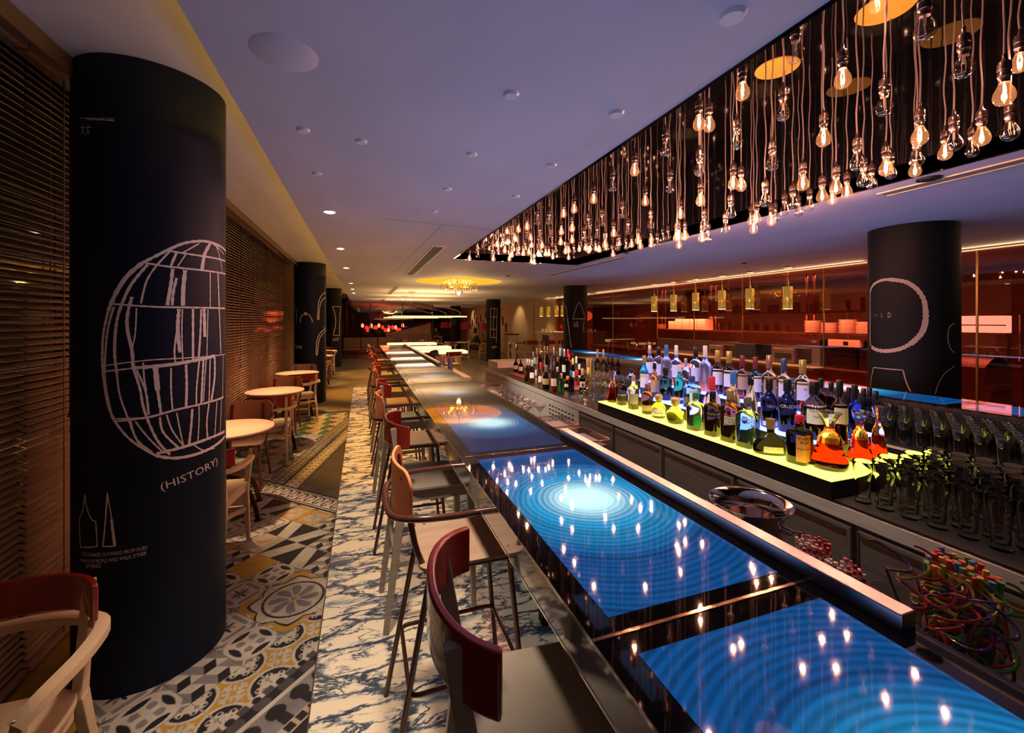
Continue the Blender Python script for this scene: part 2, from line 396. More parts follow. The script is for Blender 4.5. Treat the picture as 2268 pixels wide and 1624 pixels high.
lk(M_TILE, _x.outputs[2], bsdf(M_TILE).inputs['Base Color'])
floor_grid('floor', -1.7, -.2, 1.1, 3.7, .004)
floor_grid('floor', -1.7, -.2, 3.7, 5.6, .006)
floor_grid('floor', -1.7, -.2, 5.6, 11.4, .012)
M_FLOOR = noisy('plain_floor', (.10,.075,.05), (.16,.12,.08), ns=1.5, rough=.38)
MB().box(-1.7, -.2, -1.5, 1.1, -.05, 0).build('floor', M_FLOOR)['kind'] = 'structure'
MB().box(-1.7, 12, 11.4, 40, -.05, 0).build('floor', M_FLOOR)['kind'] = 'structure'
MB().box(.98, 12, -1.5, 11.4, -.05, 0).build('floor', mat('service_floor', (.03,.027,.025), .4))['kind'] = 'structure'
# marble strip under the stools
MM = mat('veined_marble', (.7,.62,.5), .16, spec=.5)
_t = nd(MM, 'ShaderNodeTexCoord'); _mp = nd(MM, 'ShaderNodeMapping', i_Scale=(.75, 1.9, 1), i_Rotation=(0,0,R(14)))
_d = nd(MM, 'ShaderNodeTexNoise', i_Scale=4.5, i_Detail=9, i_Roughness=.68); _vm = nd(MM, 'ShaderNodeVectorMath', operation='MULTIPLY_ADD'); _vm.inputs[1].default_value = (.36,.36,.36)
_v = nd(MM, 'ShaderNodeTexVoronoi', feature='DISTANCE_TO_EDGE', i_Scale=3.1); _n2 = nd(MM, 'ShaderNodeTexNoise', i_Scale=5.5, i_Detail=10, i_Roughness=.62, i_Distortion=.6)
_big = nd(MM, 'ShaderNodeTexNoise', i_Scale=2.3, i_Detail=4); _tone = nd(MM, 'ShaderNodeTexNoise', i_Scale=1.7, i_Detail=2)
lk(MM, _t.outputs['Object'], _mp.inputs[0]); lk(MM, _mp.outputs[0], _d.inputs['Vector']); lk(MM, _d.outputs['Color'], _vm.inputs[0]); lk(MM, _mp.outputs[0], _vm.inputs[2])
lk(MM, _vm.outputs[0], _v.inputs['Vector']); lk(MM, _mp.outputs[0], _n2.inputs['Vector']); lk(MM, _mp.outputs[0], _big.inputs['Vector']); lk(MM, _t.outputs['Object'], _tone.inputs['Vector'])
_ab = nd(MM, 'ShaderNodeMath', operation='SUBTRACT'); _ab.inputs[1].default_value = .5; lk(MM, _n2.outputs['Fac'], _ab.inputs[0]); _ab2 = nd(MM, 'ShaderNodeMath', operation='ABSOLUTE'); lk(MM, _ab.outputs[0], _ab2.inputs[0])
_r1 = ramp(MM, [(0, (1,1,1)), (.03, (.7,.7,.7)), (.09, (0,0,0))]); _r2 = ramp(MM, [(0, (1,1,1)), (.008, (.8,.8,.8)), (.03, (0,0,0))]); _rb = ramp(MM, [(.44, (0,0,0)), (.54, (1,1,1))]); _rc = ramp(MM, [(.60, (0,0,0)), (.68, (.75,.75,.75))])
lk(MM, _v.outputs['Distance'], _r1.inputs[0]); lk(MM, _ab2.outputs[0], _r2.inputs[0]); lk(MM, _big.outputs['Fac'], _rb.inputs[0]); lk(MM, _big.outputs['Fac'], _rc.inputs[0])
_m1 = nd(MM, 'ShaderNodeMath', operation='MULTIPLY'); lk(MM, _r2.outputs[0], _m1.inputs[0]); lk(MM, _rb.outputs[0], _m1.inputs[1])
_w = nd(MM, 'ShaderNodeMath', operation='MULTIPLY'); lk(MM, _r1.outputs[0], _w.inputs[0]); lk(MM, _d.outputs['Fac'], _w.inputs[1]); _w2 = nd(MM, 'ShaderNodeMath', operation='MULTIPLY'); _w2.inputs[1].default_value = 2.1; lk(MM, _w.outputs[0], _w2.inputs[0])
_m2 = nd(MM, 'ShaderNodeMath', operation='MAXIMUM'); lk(MM, _m1.outputs[0], _m2.inputs[0]); lk(MM, _w2.outputs[0], _m2.inputs[1]); _m3 = nd(MM, 'ShaderNodeMath', operation='MAXIMUM'); lk(MM, _m2.outputs[0], _m3.inputs[0]); lk(MM, _rc.outputs[0], _m3.inputs[1])
_cr = ramp(MM, [(0, (.80,.66,.46)), (.3, (.48,.45,.41)), (.7, (.10,.115,.14)), (1, (.04,.05,.07))]); lk(MM, _m3.outputs[0], _cr.inputs[0])
lk(MM, _cr.outputs[0], bsdf(MM).inputs['Base Color']); lk(MM, _cr.outputs[0], bsdf(MM).inputs['Emission Color']); bsdf(MM).inputs['Emission Strength'].default_value = .15  # slight glow added to the marble so the strip reads brighter
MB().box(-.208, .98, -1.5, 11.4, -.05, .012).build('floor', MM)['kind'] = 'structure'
MB().box(-.214, -.208, -1.5, 11.4, -.05, .014).build('trim_1', mat('brass_trim', (.35,.25,.12), .3, 1))['kind'] = 'structure'
# ---------------------------------------------------------------- ceiling
H1, H2, HT = 2.57, 2.87, 3.51           # main ceiling, raised strip by the windows, top of the bulb recess
M_CEIL = noisy('painted_ceiling', (.47,.47,.58), (.57,.55,.66), scale=(1,.35,1), ns=2.5, rough=.7, lo=.3, hi=.7)
M_BLKMIR = mat('black_mirror', (.003,.003,.004), .03, spec=.8, ior=1.7)
TX0, TX1, TY0, TY1 = 1.245, 3.21, -1.3, 6.02
m = MB(); T = .1
def slabq(x0, x1, y0, y1): m.box(x0, x1, y0, y1, H1, H1+T)
slabq(-.486, TX0, -1.5, 8.3); slabq(TX1, 7.1, -1.5, 8.3); slabq(TX0, TX1, TY1, 8.3); slabq(TX0, TX1, -1.5, TY0)
CX, CY, CRAD = 2.07, 9.48, .96
slabq(-.486, 0.9, 8.3, 10.7); slabq(3.3, 12, 8.3, 10.7); slabq(-.486, 12, 10.7, 40); slabq(7.1, 12, -1.5, 8.3)
N = 64; vs = []
for k in range(N):
    a = 2*math.pi*k/N; ca, sa = math.cos(a), math.sin(a); q = min(1.2/abs(ca) if ca else 9, 1.2/abs(sa) if sa else 9)
    vs += [(CX+CRAD*ca, CY+CRAD*sa, H1), (2.1+1.2*max(-1,min(1,q/1.2*ca)), 9.5+1.2*max(-1,min(1,q/1.2*sa)), H1)]
m.add(vs, [(2*k, 2*k+1, (2*k+3) % (2*N), (2*k+2) % (2*N)) for k in range(N)])
struct(m.build('ceiling', M_CEIL))
m = MB(); m.box(-1.235, -.36, -1.5, 40, H2, H2+.05); m.box(-.36, -.34, -1.5, 40, H1+T, H2); struct(m.build('ceiling', M_CEIL))
# cove light lying hidden on the edge of the main ceiling
m = MB(); m.box(-.405, -.385, -1.4, 20, H1+T+.005, H1+T+.02)
struct(m.build('trim_2', mat('cove_light_strip', (1,.7,.2), .5, emit=(1, .55, .08), es=10)))
m = MB(); m.box(-1.245, -1.235, -1.5, 40, 2.79, H2+.05); m.box(-1.7, -1.245, -1.5, 40, 3.1, 3.14); struct(m.build('trim_3', mat('bronze_beam', (.16,.085,.035), .4)))
# the round yellow dish in the ceiling
m = MB(); m.lathe([(CRAD, 0), (CRAD, .22)], 64, (CX, CY, H1)); m.lathe([(CRAD, .22), (.001, .22)], 64, (CX, CY, H1)); struct(m.build('ceiling_dish', mat('yellow_dish_paint', (.70,.42,.11), .6)))
light('dish_glow', 'AREA', (CX, CY, H1-.03), 7, (1, .60, .14), rot=(math.pi, 0, 0), size=.7)
light('dish_glow', 'AREA', (CX, CY, 2.0), 38, (1, .60, .18), rot=(math.pi, 0, 0), size=.5)
# recess for the hanging bulbs
m = MB(); m.box(TX0-.02, TX0, TY0, TY1, H1-.002, HT); m.box(TX1, TX1+.02, TY0, TY1, H1-.002, HT); m.box(TX0, TX1, TY1, TY1+.02, H1-.002, HT); m.box(TX0, TX1, TY0-.02, TY0, H1-.002, HT)
struct(m.build('trim_4', M_BLKMIR)); m = MB(); m.box(TX0-.02, TX1+.02, TY0, TY1, HT, HT+.02); struct(m.build('trim_5', M_BLKMIR))
# fixtures
M_WHITE = mat('white_enamel', (.7,.7,.74), .4); M_BLK = mat('black_satin', (.012,.012,.014), .35); M_CHR = mat('chrome', (.8,.8,.82), .08, 1)
def disc_thing(name, label, cat, x, y, z, r, mt, group=None, ring=None):
    t = thing(name, label, cat, (x, y, z), 0, group)
    MB().lathe([(.001, -.012), (r*.8, -.012), (r, 0)], 20).build('face', mt, t)
    if ring: MB().lathe([(r, 0), (r*1.05, -.006), (r*1.2, -.008), (r*1.28, 0)], 20).build('rim', ring, t)
    return t
M_LAMP = mat('downlight_lens', (1,.8,.6), .4, emit=(1,.78,.55), es=14)
nm = ['nearest', 'second', 'third', 'fourth', 'fifth', 'sixth', 'seventh', 'eighth', 'ninth', 'tenth', 'eleventh', 'twelfth']
for i, y in enumerate((3.75, 5.6, 7.6, 10.7, 12.6, 14.4)):
    disc_thing('downlight', f'lit round ceiling downlight by the yellow cove edge, {nm[i]} of the row', 'ceiling light', -.25, y, H1, .04, M_LAMP, 'lit downlights along the cove edge', M_WHITE)
def on_ceil(px, py, h=H1):
    d = FPX*(h-CAM_H)/(HY-py); l = (px-1134)/FPX*d; return d*SN+l*CS, d*CS-l*SN
for i, (px, py, s) in enumerate(((1132,208,.032),(1365,250,.034),(1045,341,.03),(1222,365,.03),(672,287,.03),(992,418,.03),(702,384,.03),(963,468,.03),(1622,33,.04),(1142,434,.03),(800,312,.03))):
    x, y = on_ceil(px, py); disc_thing('ceiling_sprinkler', f'small pale round sprinkler cover on the lilac ceiling, {["mid ceiling above the bar","just left of the bulb recess","between the two seams","close to the bulb recess middle","left above the dark pillar side","above the long vent","small one above the first downlight","farther one left of the long vent","top edge near the recess","far one near the recess tip","left of the seam"][i]}', 'sprinkler', x, y, H1, s, M_WHITE, None)
x, y = on_ceil(630, 118); disc_thing('ceiling_speaker', 'large flush round speaker cover painted like the ceiling, upper left', 'speaker', x, y, H1, .075*1.4, M_CEIL, None)
x, y = on_ceil(2058, 395); disc_thing('black_downlight', 'unlit black round downlight on the ceiling right of the hanging bulbs', 'ceiling light', x, y, H1, .05, M_BLK, None, M_BLK)
for px, py, tx in ((1125,611,'by the yellow dish'),(1385,560,'beside the recess far corner'),(1648,583,'above the gold pendants')):
    x, y = on_ceil(px, py); disc_thing('black_downlight', f'unlit small black downlight in the ceiling {tx}', 'ceiling light', x, y, H1, .045, M_BLK)
def vent(x, y0, y1, w, label):
    t = thing('linear_vent', label, 'vent', (x, (y0+y1)/2, H1)); L = (y1-y0)/2
    f = MB(); f.box(-w/2-.015, -w/2, -L, L, -.012, 0); f.box(w/2, w/2+.015, -L, L, -.012, 0); f.box(-w/2, w/2, -L-.015, -L, -.012, 0); f.box(-w/2, w/2, L, L+.015, -.012, 0); f.build('frame', M_WHITE, t)
    g = MB(); g.box(-w/2, w/2, -L, L, -.004, 0); g.build('backing', mat('vent_dark', (.02,.02,.03), .6), t)
    g = MB(); k = max(3, int(w/.018))
    for i in range(k): g.box(-w/2+(i+.5)*w/k-.003, -w/2+(i+.5)*w/k+.003, -L, L, -.010, -.004)
    g.build('slats', mat('vent_slats', (.25,.25,.30), .5), t)
vent(.86, 5.05, 8.33, .13, 'long grey linear vent in the ceiling above the bar, the nearer one')
vent(.84, 11.3, 14.6, .13, 'grey linear vent over the far half of the bar')
vent(.84, 18, 21, .13, 'small far grey vent near the end of the room')
for y0, y1, lab in ((-.8, 1.95, 'long recessed ceiling slot with yellow lit edges, upper right'), (5.1, 7.6, 'long closed ceiling slot beside the far corner of the bulb recess')):
    t = thing('ceiling_slot', lab, 'ceiling slot', (3.45, (y0+y1)/2, H1)); L = (y1-y0)/2; f = MB()
    for x in (-.055, .055): f.box(x-.008, x+.008, -L, L, -.008, 0)
    f.build('frame', mat('cream_trim', (.62,.50,.30), .5), t); MB().box(-.047, .047, -L, L, -.003, 0).build('backing', mat('slot_grey', (.22,.22,.20), .5), t)
# thin seams
m = MB(); m.beam((0.15, 3.85, H1-.001), (1.25, 2.98+1.0, H1-.001), .004, .002); m.beam((.7, 3.9, H1-.001), (.55, 8.2, H1-.001), .004, .002); struct(m.build('trim_6', mat('seam', (.25,.23,.26), .7)))
# ---------------------------------------------------------------- pillars with white drawings
M_PIL = mat('chalkboard_paint', (.005,.010,.027), .5, spec=.22); M_PILB = mat('blackboard_paint', (.004,.005,.005), .6, spec=.25); M_CHALK = mat('white_paint_pen', (.72,.69,.68), .7)
def stroke_set(pil, C, rad, strokes, tf, wd, mt=M_CHALK, name='drawing'):
    b = MB()
    for st in strokes:
        k = 1.0
        if isinstance(st[0], (int, float)): k = st[0]; st = st[1:]
        pts = [cyl_pt(*tf(*p), C, rad) for p in st]
        for i_ in range(1, len(pts)):                     # keep the angle continuous round the pillar
            while pts[i_][0]-pts[i_-1][0] > math.pi: pts[i_] = (pts[i_][0]-2*math.pi, pts[i_][1])
            while pts[i_][0]-pts[i_-1][0] < -math.pi: pts[i_] = (pts[i_][0]+2*math.pi, pts[i_][1])
        P0 = smooth_path([(a*rad, z, 0) for a, z in pts], 4); P = [P0[0]]
        for q_ in P0[1:]:
            k_ = int((q_-P[-1]).length/.025)+1; s0 = P[-1].copy(); P += [s0.lerp(q_, (j_+1)/k_) for j_ in range(k_)]
        vs = []; n = len(P)
        for i, p in enumerate(P):
            d = (P[min(i+1, n-1)]-P[max(i-1, 0)]); d = d.normalized() if d.length > 1e-9 else Vector((1,0,0)); nr = Vector((-d.y, d.x, 0)); ww = wd*k*(.75+.5*abs(math.sin(i*1.7+k)))*.5
            for s_ in (-1, 1):
                q = p + nr*ww*s_
                a = q.x/rad; vs.append(((rad+.0015)*math.cos(a), (rad+.0015)*math.sin(a), q.y))
        b.add(vs, [(2*i, 2*i+2, 2*i+3, 2*i+1) for i in range(n-1)])
    return b.build(name, mt, pil)
def pillar(C, rad, label, mt=M_PIL, top=H2):
    t = thing('round_pillar', label, 'pillar', (*C, 0)); MB().lathe([(rad, 0), (rad, .01), (rad, top-.002)], 96).build('shaft', mt, t); return t
PR = .303
C1 = (-1.004, 2.67); p1 = pillar(C1, PR, 'nearest wide black pillar with a big white ribbed half-globe drawing')
T1 = lambda x, y: (130+x/2.03, 500+y/2.03)
S = [[1.6,(225,380),(260,300),(310,225),(380,165)],[1.2,(380,165),(440,135),(500,105),(560,80),(620,70),(670,72),(720,90),(750,115)],
[1,(225,380),(203,480),(197,600),(205,700),(222,800),(250,875)],[.9,(250,875),(300,940),(360,990),(440,1035)],[1.3,(440,1035),(530,1045),(640,1020),(720,975),(746,945)],
[.8,(250,365),(225,450),(212,560),(210,700),(240,860)],
[.8,(390,168),(500,185),(640,200),(748,218)],[.8,(490,112),(600,130),(748,160)],[.8,(248,352),(430,365),(600,368),(746,372)],[.5,(205,630),(400,605),(620,592),(746,578)],[1.5,(340,640),(500,625),(640,600),(700,585)],[.7,(210,655),(340,640)],
[.9,(250,880),(340,870),(420,858),(560,820),(740,770)],[.5,(250,868),(400,862)],[1.3,(440,1025),(560,995),(690,950),(744,925)],
[1.1,(400,175),(330,260),(290,340),(262,430),(252,560),(262,660)],[.7,(262,660),(275,760),(310,860),(345,950),(375,1000)],[.7,(500,115),(440,180),(395,250),(370,350)],[1.2,(330,320),(310,400),(310,470),(330,560),(335,640)],[.9,(335,640),(365,730),(385,830),(440,960),(500,1030)],
[.5,(350,370),(345,480),(330,560)],[1,(530,120),(500,190)],[1.3,(512,195),(505,260),(488,358)],[1,(530,235),(515,300),(510,358)],[.5,(570,130),(550,160),(530,190)],[1.6,(568,200),(560,280),(558,360)],[1.6,(680,80),(655,130),(643,200)],[.6,(630,80),(560,120)],
[.6,(705,85),(725,150),(735,215)],[.6,(690,80),(742,130)],[.5,(680,210),(680,365)],[1,(715,215),(720,365)],[1.4,(540,375),(535,470),(545,570)],[.5,(556,375),(553,480),(558,615)],[.7,(530,480),(520,560),(525,620)],[1,(603,375),(603,605)],[.9,(640,375),(635,500),(628,600)],[1.5,(653,375),(656,500)],[.5,(670,375),(665,590)],[.9,(720,372),(728,575)],
[.6,(380,615),(385,690),(395,740)],[.8,(350,650),(390,740),(405,850)],[1.8,(435,640),(445,740)],[1,(445,740),(460,845)],[.6,(505,640),(505,740),(512,830)],[1,(572,625),(575,720),(572,815)],[.7,(632,600),(620,720),(618,800)],[1,(650,600),(645,700),(640,800)],[.5,(662,600),(655,700),(650,790)],[.7,(680,600),(675,790)],[1.2,(700,590),(700,680),(685,790)],[.5,(738,580),(735,770)],
[.8,(455,860),(470,930),(540,1000)],[.6,(485,850),(510,920),(560,990)],[.5,(530,840),(545,920),(560,985)],[1,(600,825),(595,900),(585,985)],[.5,(630,810),(630,880),(625,970)],[.8,(675,800),(665,880),(668,955)],[.6,(710,790),(705,870),(700,950)],[.5,(730,780),(725,940)],[.6,(345,880),(400,950),(470,1020)],[.5,(605,985),(650,1010),(700,1000)],[.8,(320,870),(350,960),(420,1020)]]
stroke_set(p1, C1, PR, S, T1, .0098)
stroke_set(p1, C1, PR, [[.8,(100,1445),(95,1330),(110,1280)],[.8,(110,1280),(120,1210),(122,1240),(135,1290),(150,1320),(168,1330)],[.8,(168,1330),(175,1440)],[.8,(175,1442),(100,1446)],[.9,(200,1440),(210,1340),(220,1200)],[.7,(220,1205),(240,1320),(258,1438)],[1.6,(238,1320),(252,1435)],[.9,(200,1442),(256,1440)]], T1, .006)
stroke_set(p1, C1, PR, [[.5,(178,262),(215,265),(254,268)],[.5,(183,276),(184,286),(180,298)],[.5,(184,286),(187,299)],[.5,(178,282),(189,283)],[.5,(196,277),(195,288),(191,300)],[.5,(195,288),(199,299)],[.5,(190,284),(201,282)]], lambda x, y: (x, y), .006)
for s_, px, py, sz, tl in (('(HISTORY)', 432, 1052, .052, .16), ('THE CHANGES OUTWARD FROM OURS', 244, 1226, .024, .02), ('POINTS OF PEOPLE WHO WALK OTHER', 242, 1240, .024, .04), ('SPHERES', 206, 1253, .024, .05), ('MILLION LIGHT YEARS', 220, 262, .02, -.02)):
    a, z = cyl_pt(px, py, C1, PR); wrap_text(s_, sz, PR+.0015, a, z-.01, M_CHALK, p1, tilt=tl, stretch=.62 if len(s_) > 12 else (.8 if s_ == 'SPHERES' else 1.15))
C2 = (-1.02, 9.75); p2 = pillar(C2, PR, 'second black pillar, behind the round tables, with white arch drawings')
T2 = lambda x, y: (640+x/5.413, 560+y/5.413)
stroke_set(p2, C2, PR, [[1,(438,475),(400,500),(365,560),(350,640),(342,800)],[1,(342,800),(358,800)],[1,(358,800),(365,680),(385,590),(415,550),(438,540)],[1,(436,905),(385,950),(345,1020),(330,1100),(325,1220)],[1,(325,1220),(340,1220),(350,1120),(375,1010),(436,925)],[.8,(135,835),(145,770),(170,740),(200,730),(240,745),(270,790),(283,835)],[.8,(188,712),(210,750)],[.8,(210,712),(188,750)],[.8,(420,880),(436,940)],[.7,(70,610),(88,700),(98,825)]], T2, .016)
a, z = cyl_pt(640+108/5.413, 560+1150/5.413, C2, PR); wrap_text('TIME', .09, PR+.002, a, z, M_CHALK, p2)
C3 = (-1.02, 16.95); p3 = pillar(C3, PR, 'third black pillar, with a white hourglass outline and the number 07', M_PILB)
M_CH2 = mat('cream_paint_pen', (.62,.55,.42), .7)
stroke_set(p3, C3, PR, [[1,(520,645),(625,650)],[1,(622,650),(605,820),(608,990)],[1,(608,990),(530,992)],[1,(530,990),(560,850),(552,740),(520,645)]], T2, .022, M_CH2)
a, z = cyl_pt(640+565/5.413, 560+1058/5.413, C3, PR); wrap_text('#07', .17, PR+.002, a, z, M_CH2, p3, stretch=.9)
p3b = pillar((-1.02, 24.3), PR, 'fourth black pillar of the left row, far and narrow', M_PILB)
pillar((-1.02, 31.6), PR, 'farthest black pillar at the left', M_PILB)
C5 = (4.98, 2.57); RP = .328
p5 = pillar(C5, RP, 'wide black pillar behind the glass racks with a large brown ring drawing', M_PILB, H1)
T5 = lambda x, y: (1780+x/3.383, 480+y/3.383); M_TAUP = mat('taupe_paint', (.42,.33,.25), .7)
stroke_set(p5, C5, RP, [[.7,(497,570),(520,515),(580,478),(660,470),(700,474)],[1,(640,470),(750,485),(820,520),(870,570),(905,640),(915,740)],[1.2,(913,700),(915,740),(905,820),(870,890),(800,955)],[1,(830,935),(740,985),(650,1005),(580,1005),(530,990),(510,975)],[.4,(505,970),(499,930),(499,800),(499,650),(499,560)]], T5, .032, M_TAUP)
stroke_set(p5, C5, RP, [[1,(500,1270),(510,1200),(525,1130)],[1,(525,1130),(745,1150)],[1,(745,1150),(765,1230),(800,1310)],[.8,(1130,800),(1090,830),(1080,920),(1100,990),(1130,1020)],[.6,(985,1330),(1010,1250),(1060,1170),(1130,1120)]], T5, .009, M_TAUP)
for ch, x_, y_, s_ in (('G',530,745,.035),('O',550,750,.035),('L',585,752,.06),('D',643,757,.07)):
    a, z = cyl_pt(*T5(x_, y_), C5, RP); wrap_text(ch, s_, RP+.002, a, z, mat('grey_pen', (.4,.4,.42), .7), p5, stretch=.6)
C6 = (5.15, 9.72); p6 = pillar(C6, PR, 'black pillar among the bottles with a thin white pyramid drawing', M_PILB, H1)
T6 = lambda x, y: (1100+x/3.78, 600+y/3.78); M_GPEN = mat('grey_pen', (.4,.4,.42), .7)
stroke_set(p6, C6, PR, [[.8,(635,400),(652,350),(670,300),(690,262)],[.8,(690,262),(708,290),(725,345),(742,400)],[1.2,(742,402),(635,402)],[1,(578,285),(600,430),(622,640)],[.8,(590,400),(630,650)],[.8,(645,465),(652,430),(660,465)],[.8,(668,462),(675,425),(682,462)],[.8,(645,466),(690,466)],[.8,(732,420),(722,490),(735,512)]], T6, .014, M_GPEN)
C7 = (5.17, 17.0); p7 = pillar(C7, PR, 'black pillar with a white bookcase outline and the number 09', M_PILB, H1)
T7 = lambda x, y: (760+x/5.155, 600+y/5.155)
stroke_set(p7, C7, PR, [[1,(1682,430),(1760,430)],[1,(1757,430),(1755,640),(1748,820)],[1,(1680,525),(1755,530)],[1,(1680,665),(1755,670)],[1,(1680,760),(1750,765)],[.7,(1730,430),(1725,525)],[.7,(1715,530),(1712,665)],[.7,(1725,670),(1722,760)],[.8,(1683,430),(1680,760)]], T7, .018, M_CH2)
a, z = cyl_pt(760+1725/5.155, 600+885/5.155, C7, PR); wrap_text('#09', .15, PR+.002, a, z, M_CH2, p7, stretch=.9)
pillar((5.25, 25.0), PR, 'black pillar behind the glowing tables, between red lamps', M_PILB, H1)
pillar((5.3, 32.5), PR, 'small far black pillar behind the hanging light panels', M_PILB, H1)
# ---------------------------------------------------------------- window wall with wooden blinds
struct(MB().box(-1.72, -1.68, -1.5, 36, -.05, 3.14).build('window_1', mat('night_glass', (.004,.006,.010), .04, spec=.6)))
M_SLAT = noisy('walnut_slat', (.40,.23,.13), (.52,.32,.19), scale=(8,.6,20), ns=4, rough=.38); M_CORD = mat('blind_cord', (.16,.09,.05), .7)
bl = [(-.3, 1.25), (1.27, 2.62), (2.64, 4.35), (4.37, 6.0), (6.02, 7.6), (7.62, 9.2), (9.22, 11.0), (11.02, 12.8), (12.82, 14.6), (14.62, 17.5)]
lab = ['at the extreme left edge', 'left of the nearest pillar', 'right behind the nearest pillar', 'beside the middle round table', 'left of the second pillar', 'just before the second pillar', 'hidden half by the second pillar', 'beyond the second pillar', 'beyond the second pillar farther on', 'the farthest one']
for (y0, y1), lb in zip(bl, lab):
    t = thing('venetian_blind', f'brown wooden venetian blind lowered over the window, {lb}', 'blind', (-1.5, (y0+y1)/2, 0), 0, 'wooden blinds along the window wall')
    L = (y1-y0)/2; s_ = MB(); z = .09; ta = R(24)
    while z < 2.92:
        dx, dz = .0185*math.cos(ta), .0185*math.sin(ta)
        s_.add([(-dx,-L,z+dz),(dx,-L,z-dz),(dx,L,z-dz),(-dx,L,z+dz),(-dx+.001,-L,z+dz+.003),(dx+.001,-L,z-dz+.003),(dx+.001,L,z-dz+.003),(-dx+.001,L,z+dz+.003)], [(0,3,2,1),(4,5,6,7),(0,1,5,4),(1,2,6,5),(2,3,7,6),(3,0,4,7)]); z += .0345
    s_.build('slats', M_SLAT, t)
    MB().box(-.028, .028, -L, L, .03, .055).build('bottom_rail', M_SLAT, t); MB().box(-.03, .03, -L, L, 2.95, 3.0).build('headrail', M_SLAT, t)
    for k in (-.72, 0, .72):
        c = MB(); c.box(.026, .029, k*L-.004, k*L+.004, .05, 2.95); c.box(-.029, -.026, k*L-.004, k*L+.004, .05, 2.95); c.build('ladder_tape', M_CORD, t)
    c = MB(); c.tube([(.035, -L*.72+.03, 2.9), (.035, -L*.72+.03, 1.2)], .002, 5); c.tube([(.035, -L*.72+.045, 2.9), (.035, -L*.72+.045, 1.12)], .002, 5)
    for dy, zz in ((.03, 1.2), (.045, 1.12)): c.lathe([(.002,.04),(.009,0),(.001,0)], 8, (.035, -L*.72+dy, zz-.03))
    c.build('pull_cord', mat('dark_cord', (.03,.015,.01), .5), t)
# ---------------------------------------------------------------- far end and right side walls
M_BEIGE = noisy('beige_panel', (.42,.29,.15), (.50,.35,.19), ns=1.2, rough=.6)
m = MB(); m.box(7.1, 7.2, 16.6, 40, 0, H1); m.box(7.06, 7.1, 17.2, 18.2, 0, H1-.02); struct(m.build('wall_right', M_BEIGE))
struct(MB().box(-1.7, 12, 38, 38.2, 0, H1).build('wall_back', noisy('dim_brown_wall', (.08,.03,.015), (.12,.05,.02), ns=1, rough=.5)))
struct(MB().box(9.6, 9.7, -1.5, 17, 0, 3).build('wall_kitchen', noisy('kitchen_brown', (.12,.05,.03), (.07,.03,.02), ns=.8, rough=.4)))
struct(MB().box(7.1, 9.7, 16.5, 16.6, 0, H1).build('wall_kitchen_end', M_BEIGE))
struct(MB().box(-1.7, 12, -1.6, -1.5, 0, 3.2).build('wall_behind', mat('dim_wall', (.03,.025,.025), .6)))
# timber and copper-toned glass screen across the far room
M_COPG = thin_glass('copper_glass', (.75,.45,.35), 1.7, boost=.06)
t = thing('glass_screen', 'tall copper-tinted glass screen across the far left of the room', 'screen', (0, 23, 0))
MB().box(-.9, 3.6, -.01, .01, .05, H1-.01).build('pane', M_COPG, t); f = MB()
for x in (-.9, .4, 2.0, 3.6): f.box(x-.02, x+.02, -.03, .03, 0, H1-.003)
f.box(-.9, 3.6, -.03, .03, 0, .05); f.build('frame', M_BLK, t)
# kitchen glass wall
M_RED = thin_glass('red_tinted_glass', (.86,.46,.36), 1.6, boost=.03)
M_FR = mat('copper_frame', (.45,.14,.07), .25, 1)
segs = [(-.5, 1.55, 0), (1.57, 3.0, 0), (3.02, 4.83, 0), (4.85, 6.4, 1.25), (6.42, 7.7, 1.25), (7.72, 8.97, 1.25), (8.99, 11, 0), (11.02, 13, 0), (13.02, 15, 0), (15.02, 16.5, 0)]
nmz = ['at the right picture edge', 'right of the ringed pillar', 'left of the ringed pillar', 'over the serving hatch, right', 'over the serving hatch, middle', 'over the serving hatch, left', 'next left of the hatch', 'behind the pyramid pillar', 'left of the pyramid pillar', 'farthest']
for (y0, y1, z0), n_ in zip(segs, nmz):
    t = thing('glazed_partition', f'red tinted glass partition bay of the kitchen wall, {n_}', 'glass partition', (7.1, (y0+y1)/2, 0), 0, 'red glass kitchen wall'); L = (y1-y0)/2
    MB().box(-.006, .006, -L, L, z0, H1-.005).build('pane', M_RED, t); f = MB(); f.box(-.008, .008, L, L+.02, z0, H1-.005); 
    if z0: f.box(-.009, .009, -L, L, z0-.012, z0)
    f.build('edge_trim', mat('gold_edge', (.5,.33,.10), .3, 1), t)
